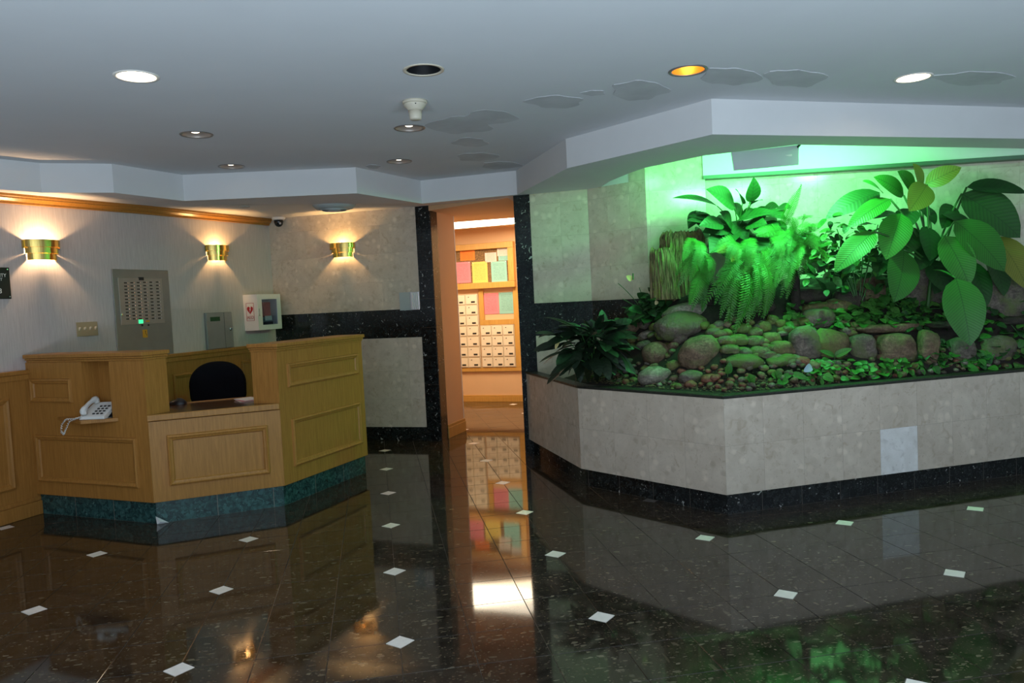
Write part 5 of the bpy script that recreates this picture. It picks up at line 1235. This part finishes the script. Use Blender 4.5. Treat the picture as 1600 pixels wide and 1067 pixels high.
# --- the big ribbed-leaf plant on the right
rb = random.Random(5)
BD = 5.82
def zp(zx, zy): return 1280 + 0.3 * zx, 230 + 0.3 * zy
g0, gd = hit(1448, 470)
bigr = atd(1448, 455, 5.95); bp = root('ribbed_leaf_plant', (bigr[0], bigr[1], bed(bigr[0], bigr[1]) - 0.01), 'tall plant with huge ribbed green leaves at the right of the planter', 'plant')
BL = [((370, 270), (152, 418), 92, 'leaf_big', -0.05), ((288, 440), (85, 645), 118, 'leaf_big', -0.15), ((425, 345), (350, 580), 145, 'leaf_big', -0.02), ((440, 535), (390, 800), 172, 'leaf_big', -0.06),  # leaf_dark on this plant puts shade into the colour of its unlit leaves
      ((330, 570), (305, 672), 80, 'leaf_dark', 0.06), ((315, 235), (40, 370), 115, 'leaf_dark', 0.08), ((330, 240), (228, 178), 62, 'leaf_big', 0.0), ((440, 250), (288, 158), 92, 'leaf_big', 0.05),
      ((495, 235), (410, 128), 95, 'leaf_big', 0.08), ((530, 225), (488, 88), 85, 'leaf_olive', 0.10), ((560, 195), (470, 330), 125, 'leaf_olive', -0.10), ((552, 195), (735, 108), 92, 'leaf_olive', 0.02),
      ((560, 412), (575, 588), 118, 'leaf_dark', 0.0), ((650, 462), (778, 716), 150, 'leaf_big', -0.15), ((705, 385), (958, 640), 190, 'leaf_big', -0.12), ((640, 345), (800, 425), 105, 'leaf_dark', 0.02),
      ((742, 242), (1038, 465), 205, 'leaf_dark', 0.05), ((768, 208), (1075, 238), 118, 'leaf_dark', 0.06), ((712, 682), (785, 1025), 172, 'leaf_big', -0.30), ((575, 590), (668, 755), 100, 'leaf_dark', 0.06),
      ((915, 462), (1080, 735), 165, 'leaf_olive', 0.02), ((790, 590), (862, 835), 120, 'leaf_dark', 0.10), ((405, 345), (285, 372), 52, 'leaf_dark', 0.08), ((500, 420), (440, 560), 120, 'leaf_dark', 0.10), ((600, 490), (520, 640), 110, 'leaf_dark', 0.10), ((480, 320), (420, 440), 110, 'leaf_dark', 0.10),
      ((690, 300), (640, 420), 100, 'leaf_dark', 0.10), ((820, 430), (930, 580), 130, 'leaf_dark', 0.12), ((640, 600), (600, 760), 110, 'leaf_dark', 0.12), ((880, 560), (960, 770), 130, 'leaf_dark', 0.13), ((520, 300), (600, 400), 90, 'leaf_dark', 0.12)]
crown_pt = atd(*zp(590, 640), 5.95)
for k, (a_, b_, w, mt, dd) in enumerate(BL):
    d0 = BD + dd + 0.06; d1 = BD + dd - 0.06
    Bp = atd(*zp(*a_), d0); Tp = atd(*zp(*b_), d1)
    leaf_between(bp, Bp, Tp, w * 1.1 * 0.3 * BD / F_PX, mt, full=0.72, droop=0.32, roll=rb.uniform(-0.35, 0.35), fold=0.22, hint=CAMV * 0.9 + Vector((0, 0, 0.55)))
    if k in (0, 1, 2, 3, 7, 8, 9, 10, 11, 13, 14, 16, 17, 18, 20): stem(bp, [crown_pt + np.array([rb.uniform(-.05, .05), 0, 0]), Bp], 0.0075)
stem(bp, [bp.location, crown_pt], 0.014, 'trunk')
# --- dark broad-leaf plant, upper centre
CD = 6.25
def cp(zx, zy): return 1030 + 0.2624 * zx, 240 + 0.2624 * zy
cr_ = atd(*cp(470, 470), CD + 0.1); cpn = root('broad_leaf_plant', (cr_[0], cr_[1], bed(cr_[0], cr_[1]) - 0.01), 'dark glossy broad-leaved plant above the hanging ferns', 'plant')
CL = [((345, 312), (86, 266), 62), ((450, 320), (283, 215), 118), ((545, 290), (562, 142), 72), ((495, 300), (452, 214), 64), ((468, 398), (690, 352), 105), ((545, 305), (615, 278), 52), ((620, 350), (752, 392), 82),
      ((345, 440), (168, 402), 92), ((330, 395), (178, 374), 52), ((430, 405), (525, 520), 92), ((375, 490), (300, 590), 95), ((560, 490), (645, 598), 100), ((672, 560), (690, 695), 72), ((430, 440), (360, 350), 90),
      ((480, 420), (560, 330), 100), ((520, 430), (640, 420), 90), ((420, 430), (260, 470), 90), ((460, 450), (400, 560), 80), ((600, 420), (720, 470), 90), ((380, 420), (240, 430), 80), ((500, 400), (420, 300), 90), ((580, 400), (660, 320), 80), ((640, 430), (760, 440), 80)]
for _ in range(34):
    x_, y_ = rb.uniform(240, 760), rb.uniform(330, 600); CL.append(((x_, y_), (x_ + rb.uniform(-110, 110), y_ + rb.uniform(-30, 110)), rb.uniform(60, 95)))
for k, (a_, b_, w) in enumerate(CL):
    j = rb.uniform(-0.12, 0.10) + (0.15 if k > 22 else 0); Bp = atd(*cp(*a_), CD + j + 0.05); Tp = atd(*cp(*b_), CD + j - 0.10)
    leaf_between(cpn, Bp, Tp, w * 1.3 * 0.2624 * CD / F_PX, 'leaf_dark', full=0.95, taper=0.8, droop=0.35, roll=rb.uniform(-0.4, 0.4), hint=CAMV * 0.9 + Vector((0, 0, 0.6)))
    if k < 24: stem(cpn, [Vector(cr_), Bp], 0.004)
# --- ferns
def frond_mesh(name, mat, seed, arch=0.16, pairs=27, wid=0.17):
    r_ = random.Random(seed); vs = []; fs = []; path = []
    def P(t): return Vector((t, 0, arch * 4 * t * (1 - t)))
    for i in range(pairs):
        t = 0.06 + 0.94 * i / pairs; p = P(t); tan = (P(min(1, t + 0.02)) - P(t - 0.02)).normalized()
        l = wid * (math.sin(math.pi * min(1, 0.12 + 0.88 * t) ** 0.75)) ** 0.7 * r_.uniform(0.85, 1.05) + 0.008
        for s_ in (-1, 1):
            d_ = (Vector((0, s_, 0)) * 0.95 + tan * 0.35 + Vector((0, 0, -0.15 * r_.random()))).normalized(); wdt = 0.34 / pairs
            o = len(vs); vs += [p - tan * wdt, p + d_ * l * 0.55 + tan * wdt * 1.1, p + d_ * l, p + d_ * l * 0.5 - tan * wdt * 1.0, p + tan * wdt * 0.6]
            fs += [(o, o + 3, o + 1, o + 4), (o + 3, o + 2, o + 1)]
    m = MB().add(vs, fs); m.tube([P(i / 8) for i in range(9)], 0.006, 4); return m.mesh(name, mat, False)
FR = [frond_mesh('frond', 'leaf_fern', k, 0.10 + 0.04 * k) for k in range(4)]; FRY = frond_mesh('frond', 'leaf_fern_yellow', 9, 0.1)
def frond(parent, B, T, me, roll=0.0, hint=None, ws=1.0):
    B = Vector(B); T = Vector(T); L = (T - B).length; o = obj('frond', me)
    M = orient(B, T, hint or (CAMV + Vector((0, 0, 0.5))), roll) @ Matrix.Diagonal((L, ws, L, 1)); put(o, parent, M); return o
def fern(label, px, dep, fronds, jitter, seed, ws=0.36):
    r_ = random.Random(seed); c = atd(*px, dep); rt_ = root('fern', (c[0], c[1], bed(c[0], c[1]) - 0.01), label, 'fern', 'boston ferns in the planter')
    MB().tube([(0, 0, 0), (0.01, 0, 0.5 * (c[2] - rt_.location.z)), (c[0] - rt_.location.x, c[1] - rt_.location.y, c[2] - rt_.location.z)], [0.04, 0.03, 0.018], 8).build('crown', 'dark_wood', rt_, smooth=True)
    for a_, b_, y in fronds:
        for k in range(jitter):
            ja = [r_.gauss(0, 4) for _ in range(2)]; jb = [r_.gauss(0, 7) for _ in range(2)]
            if k == 0: ja = [0, 0]; jb = [0, 0]
            dd = r_.uniform(-0.12, 0.12)
            frond(rt_, atd(a_[0] + ja[0], a_[1] + ja[1], dep + dd * 0.5), atd(b_[0] + jb[0], b_[1] + jb[1], dep - 0.14 + dd), FRY if y and k == 0 else FR[r_.randrange(4)], roll=r_.uniform(-0.5, 0.5), ws=(0.2 if b_[1] < a_[1] - 40 else ws * r_.uniform(0.85, 1.15)))
Z = cp
fern('fern hanging down the middle below the broad-leaved plant', Z(530, 590), 6.0,
     [(Z(520, 600), Z(330, 900), 0), (Z(500, 620), Z(360, 985), 0), (Z(510, 620), Z(420, 1040), 0), (Z(530, 620), Z(495, 900), 0), (Z(545, 600), Z(550, 955), 0), (Z(570, 600), Z(592, 970), 0), (Z(590, 600), Z(628, 910), 0),
      (Z(480, 640), Z(345, 800), 0), (Z(440, 545), Z(430, 645), 1), (Z(470, 560), Z(345, 590), 1), (Z(540, 500), Z(548, 680), 0), (Z(560, 590), Z(470, 740), 0), (Z(500, 640), Z(440, 1090), 0), (Z(540, 620), Z(520, 1030), 0), (Z(600, 610), Z(640, 960), 0), (Z(620, 560), Z(680, 830), 0), (Z(480, 640), Z(390, 930), 0)], 3, 21)
fern('fern spilling over the foot of the tree stump', Z(290, 640), 6.1,
     [(Z(295, 640), Z(180, 905), 0), (Z(250, 540), Z(110, 800), 0), (Z(285, 650), Z(225, 890), 0), (Z(240, 520), Z(250, 700), 0), (Z(200, 500), Z(140, 640), 0), (Z(270, 600), Z(300, 760), 0), (Z(300, 640), Z(265, 930), 0), (Z(230, 520), Z(195, 760), 0)], 2, 22, 0.36)
fern('bushy bright fern right of the broad-leaved plant', Z(800, 470), 6.0,
     [(Z(780, 520), Z(720, 865), 0), (Z(770, 520), Z(690, 800), 0), (Z(800, 500), Z(750, 790), 0), (Z(820, 500), Z(835, 745), 0), (Z(840, 500), Z(875, 720), 0), (Z(870, 500), Z(940, 705), 0), (Z(800, 450), Z(690, 620), 0),
      (Z(790, 450), Z(770, 600), 0), (Z(830, 450), Z(870, 560), 0), (Z(740, 440), Z(848, 180), 0), (Z(700, 480), Z(560, 470), 0), (Z(680, 480), Z(705, 600), 0), (Z(820, 440), Z(900, 430), 0), (Z(880, 500), Z(1000, 640), 0), (Z(800, 470), Z(790, 380), 0), (Z(850, 470), Z(930, 600), 0), (Z(860, 480), Z(960, 560), 0), (Z(900, 500), Z(905, 690), 0), (Z(760, 470), Z(650, 560), 0), (Z(890, 430), Z(960, 440), 0), (Z(850, 420), Z(860, 360), 0)], 2, 23)
# --- small-leaved bush between fern and big plant
SL = [leaf_mesh('leaf', 'leaf_small', 0.075, 0.042, 0.3, 0.2, 6) for _ in range(1)] + [leaf_mesh('leaf', 'leaf_small', 0.055, 0.034, 0.2, 0.2, 6)]
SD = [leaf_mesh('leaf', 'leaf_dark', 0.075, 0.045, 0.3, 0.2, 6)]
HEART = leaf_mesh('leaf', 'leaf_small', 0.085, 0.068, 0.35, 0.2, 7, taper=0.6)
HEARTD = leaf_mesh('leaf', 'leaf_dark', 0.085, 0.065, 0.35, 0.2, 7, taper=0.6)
def scatter(rt_, pts, meshes, rnd, smin=0.7, smax=1.3, up=0.9, stems=0):
    for (p, d) in pts:
        o = obj('leaf', rnd.choice(meshes)); az = rnd.uniform(0, 2 * math.pi); el = rnd.uniform(-0.9, 0.35)
        x = Vector((math.cos(az) * math.cos(el), math.sin(az) * math.cos(el), math.sin(el)))
        B = Vector(p); s_ = rnd.uniform(smin, smax)
        put(o, rt_, orient(B, B + x, CAMV * 0.6 + Vector((0, 0, up)), rnd.uniform(-0.4, 0.4)) @ Matrix.Scale(s_, 4))
def plant_root(name, px, dep, label, group=None):
    c = atd(*px, dep); return root(name, (c[0], c[1], bed(c[0], c[1]) - 0.005), label, 'plant', group)
rs = random.Random(31)
bu = plant_root('leafy_bush', (1340, 400), 5.95, 'dense small-leaved bush between the bright fern and the ribbed leaves')
pts = []
for _ in range(420):
    x, y = rs.gauss(1318, 48), rs.gauss(396, 32)
    if not (1205 < x < 1405 and 335 + max(0, 1290 - x) * 0.3 < y < 455) or len(pts) >= 295: continue
    dd = 5.95 + rs.uniform(-0.15, 0.15); pts.append((atd(x, y, dd), dd))
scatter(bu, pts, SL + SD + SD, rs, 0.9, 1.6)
for k in range(9):
    stem(bu, [bu.location, atd(rs.uniform(1300, 1390), rs.uniform(345, 420), 5.95)], 0.004)
# --- dark peace lily at the left end
pli = plant_root('peace_lily', (925, 565), 6.05, 'dark glossy peace lily with long drooping leaves at the left rim'); pr_ = random.Random(41)
lc = np.array([pli.location.x, pli.location.y, pli.location.z + 0.12])
targets = [(845, 525), (842, 552), (848, 572), (860, 590), (880, 592), (905, 598), (930, 600), (950, 596), (970, 590), (992, 580), (1000, 555), (998, 530), (985, 512), (960, 502), (945, 495), (975, 500), (870, 505), (852, 498), (890, 500), (915, 498)]
for k in range(120):
    tx_, ty_ = targets[k % len(targets)] if k < 40 else (pr_.uniform(860, 990), pr_.uniform(500, 592))
    tx_ += pr_.gauss(0, 5); ty_ += pr_.gauss(0, 5); dd = 6.0 + pr_.uniform(-0.28, 0.18)
    T_ = atd(tx_, ty_, dd); f_ = pr_.uniform(0.25, 0.5); c0 = atd(925 + pr_.gauss(0, 14), 548 + pr_.gauss(0, 10), 6.05 + pr_.uniform(-.1, .1))
    Bp = c0 * (1 - f_) + T_ * f_ + np.array([0, 0, 0.05])
    leaf_between(pli, Bp, T_, pr_.uniform(0.065, 0.10), 'leaf_lily', droop=0.35, roll=pr_.uniform(-0.6, 0.6), hint=CAMV * 0.4 + Vector((0, 0, 1)))
    if k % 3 == 0: stem(pli, [lc, Bp], 0.0035)
wf = atd(875, 525, 5.95)
leaf_between(pli, wf, atd(868, 545, 5.93), 0.03, 'flower_cream', name='flower_spathe')
# --- anthurium
an = plant_root('anthurium', (1012, 480), 6.45, 'anthurium with dark heart-shaped leaves and cream flowers left of the stump'); ra_ = random.Random(43); pts = []
for _ in range(150):
    x, y = ra_.gauss(1012, 26), ra_.gauss(474, 17)
    if not (955 < x < 1066 and 436 < y < 506): continue
    if y < 500 - (x - 950) * 0.55 and x < 1000: continue
    dd = 6.4 + ra_.uniform(-0.15, 0.15); pts.append((atd(x, y, dd), dd))
scatter(an, pts, [HEARTD, HEARTD, SD[0]], ra_, 0.8, 1.5)
for k in range(8): stem(an, [an.location, atd(ra_.uniform(965, 1060), ra_.uniform(440, 480), 6.4)], 0.003)
for (a_, b_, w, mt) in (((988, 437), (979, 431), 0.045, 'flower_cream'), ((1031, 446), (1020, 443), 0.05, 'flower_cream'), ((1041, 446), (1038, 436), 0.045, 'flower_cream'), ((1027, 470), (1024, 476), 0.03, 'flower_cream')):
    leaf_between(an, atd(*a_, 6.3), atd(*b_, 6.3), w, mt, name='flower_spathe', hint=CAMV, taper=0.6)
MB().tube([atd(989, 437, 6.29), atd(989, 427, 6.29)], 0.006, 6).build('flower_spike', 'stem_green', an, world=True)
leaf_between(an, atd(1042, 428, 6.35), atd(1022, 440, 6.3), 0.09, 'leaf_big', hint=CAMV)
# --- creeping vines on the right, upper shelf and along the rim
def vine(label, n_, boxx, boxy, seed, meshes, smin, smax, lift, extra=()):
    r_ = random.Random(seed); cx, cy = sum(boxx) / 2, sum(boxy) / 2; p, d = hit(cx, cy + 10)
    v = root('creeping_vine', (p[0], p[1], p[2] - 0.01), label, 'plant', 'creeping vines in the planter'); pts = []
    for _ in range(n_):
        x, y = r_.uniform(*boxx), r_.uniform(*boxy); q, d = hit(x, y + lift); pp2 = atd(x, y, d - 0.02); pts.append((pp2, d))
    scatter(v, pts, meshes, r_, smin, smax, 1.0)
    for k in range(5):
        a_ = pts[r_.randrange(len(pts))][0]; b_ = pts[r_.randrange(len(pts))][0]; stem(v, [a_, (np.array(a_) + np.array(b_)) / 2], 0.003)
vine('bright creeping vine over the grey block and flat mossy slab', 110, (1228, 1320), (470, 512), 51, [SL[0], HEART], 0.6, 1.0, 6)
vine('bright creeping vine under the ribbed leaves along the upper shelf', 190, (1310, 1400), (452, 508), 52, [SL[0], HEART], 0.7, 1.25, 6)
vine('creeping vine around the foot of the ribbed-leaf plant', 150, (1390, 1480), (462, 512), 53, [SL[0], HEART, HEARTD], 0.6, 1.0, 6)
vine('creeping vine along the rim below the big mossy boulder', 75, (1262, 1350), (560, 592), 54, [HEART, SL[0]], 0.6, 1.0, 4)
vine('creeping vine along the rim below the faceted brown stone', 80, (1345, 1440), (558, 586), 55, [HEART, SL[0]], 0.6, 1.0, 4)
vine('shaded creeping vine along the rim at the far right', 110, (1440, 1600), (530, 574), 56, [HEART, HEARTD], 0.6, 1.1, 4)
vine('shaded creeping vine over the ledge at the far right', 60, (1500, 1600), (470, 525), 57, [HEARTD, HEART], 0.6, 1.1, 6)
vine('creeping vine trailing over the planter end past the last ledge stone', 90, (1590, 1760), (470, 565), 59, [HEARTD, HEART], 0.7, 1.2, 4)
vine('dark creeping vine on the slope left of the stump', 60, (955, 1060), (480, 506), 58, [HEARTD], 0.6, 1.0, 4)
for k, (x, y, tx_, ty_, w, lb) in enumerate(((1137, 588, 1140, 566, 0.05, 'single olive leaf standing in front of the pool rock'), (1172, 598, 1180, 588, 0.07, 'small round green leaf pair by the rim pebbles'), (1212, 592, 1222, 582, 0.06, 'light green seedling leaves right of the round leaf pair'), (1222, 600, 1232, 596, 0.06, 'low green seedling close to the rim'), (1237, 588, 1262, 592, 0.05, 'flat olive seedling leaf near the pale blue flower'), (1304, 560, 1330, 545, 0.05, 'sprout growing beside the big mossy boulder'))):
    p, d = hit(x, y + 4); sp2 = root('seedling', tuple(p), lb, 'plant', 'seedlings by the pool'); Bp = atd(x, y - 4, d)
    stem(sp2, [p, Bp], 0.0025)
    leaf_between(sp2, Bp, atd(tx_, ty_, d - 0.03), w, 'leaf_small', taper=0.7, hint=CAMV + Vector((0, 0, .5)))
    leaf_between(sp2, Bp, atd(2 * x - tx_ + 3, ty_ + 3, d - 0.03), w * 0.8, 'leaf_small', taper=0.7, hint=CAMV + Vector((0, 0, .5)))
p, d = hit(1262, 584); bf = root('blue_flower', tuple(p), 'pale blue flower on a thin stalk by the pool', 'flower')
stem(bf, [p, atd(1266, 570, d - 0.02)], 0.004); leaf_between(bf, atd(1268, 572, d - .02), atd(1256, 580, d - 0.05), 0.055, 'flower_blue', name='petal', taper=0.6, hint=CAMV)
# --- tree stump
def bark_mesh(name, px, wpx, hpx, dep, seed, lean=0.0):
    k = dep / F_PX; n, mrows = 120, 26; vs = []; fs = []; h = hpx * k; w = wpx / 2 * k
    for i in range(mrows + 1):
        t = i / mrows
        for j in range(n):
            a_ = 2 * math.pi * j / n; rg = noise.noise((math.cos(a_) * 5, math.sin(a_) * 5, t * 1.1 + seed)); fine = noise.noise((math.cos(a_) * 11, math.sin(a_) * 11, t * 2.5 + seed)) + 0.6 * noise.noise((math.cos(a_) * 24, math.sin(a_) * 24, t * 4 + seed))
            r_ = w * (1.05 - 0.25 * t + 0.12 * rg + 0.10 * fine) * (1.0 if t < 0.93 else 1.0 - 2.2 * (t - 0.93))
            vs.append((r_ * math.cos(a_) + lean * h * t, 0.75 * r_ * math.sin(a_), h * t + (0.10 * h * rg if t > 0.8 else 0)))
    for i in range(mrows):
        for j in range(n): fs.append((i * n + j, i * n + (j + 1) % n, (i + 1) * n + (j + 1) % n, (i + 1) * n + j))
    fs.append(tuple(mrows * n + j for j in range(n)))
    return MB().add(vs, fs).mesh(name, 'bark', False)
sb_ = atd(1076, 480, 6.45); st = root('tree_stump', (sb_[0], sb_[1], sb_[2] - 0.08), 'weathered mossy tree stump standing against the green-lit wall', 'stump')
o = obj('trunk', bark_mesh('trunk', 1066, 80, 132, 6.45, 1.0, -0.06), st); o.rotation_euler = (0, 0, YAW)
o2 = obj('side_trunk', bark_mesh('side_trunk', 1035, 44, 78, 6.35, 5.0, -0.05), st); q = atd(1040, 468, 6.3); o2.location = Vector(q) - st.location
# --- light shield and the green floods behind it
ls = [atd(*p, 5.62) for p in ((1143, 238), (1248, 226), (1248, 257), (1147, 266))]
GREEN = (0.14, 1.0, 0.28)
lc_ = sum(ls) / 4
lsr = root('light_shield', tuple(lc_), 'grey metal light shield hanging in the alcove above the plants', 'light fixture')
nrm = Vector((ls[1] - ls[0])).cross(Vector((ls[3] - ls[0]))).normalized()
if nrm.dot(CAMV) > 0: nrm = -nrm
v_ = [Vector(p) for p in ls]; v2 = [p + nrm * 0.012 for p in v_]
MB().add(v_ + v2, [(0, 1, 2, 3), (7, 6, 5, 4), (0, 4, 5, 1), (1, 5, 6, 2), (2, 6, 7, 3), (3, 7, 4, 0)]).build('plate', 'shield_grey', lsr, world=True)
hk = Vector(atd(1250, 226, 5.62)); MB().tube([hk, hk + Vector((0.01, 0, 0.10))], 0.008, 6).tube([hk + Vector((-0.02, 0, -0.02)), hk], 0.008, 6).build('hook', 'black_plastic', lsr, world=True)
mid = (v_[0] + v_[3]) / 2; MB().tube([(v_[0] + v_[3]) / 2 + nrm * 0.02 + Vector((0.05, 0, 0)), (v_[1] + v_[2]) / 2 + nrm * 0.02 - Vector((0.05, 0, 0))], 0.014, 8).build('lamp_tube', 'white_plastic', lsr, world=True)
c_ = (v_[0] + v_[2]) / 2 + nrm * 0.05
lamp('green_flood', 'AREA', c_, 27, GREEN, parent=lsr, target=c_ + Vector((0.12, 0.9, -0.95)), size=0.42, size_y=0.08)
# two more floods fixed inside the light well, out of sight above the soffit lip
for (x, y, tx_, ty_, en) in ((3.45, -0.06, 3.6, 0.75, 25), (2.42, 0.30, 2.6, 1.0, 5)):
    lamp('green_flood', 'AREA', (x, y, 2.53), en, GREEN, parent=lsr, target=(tx_, ty_, 1.5), size=0.2, size_y=0.08)
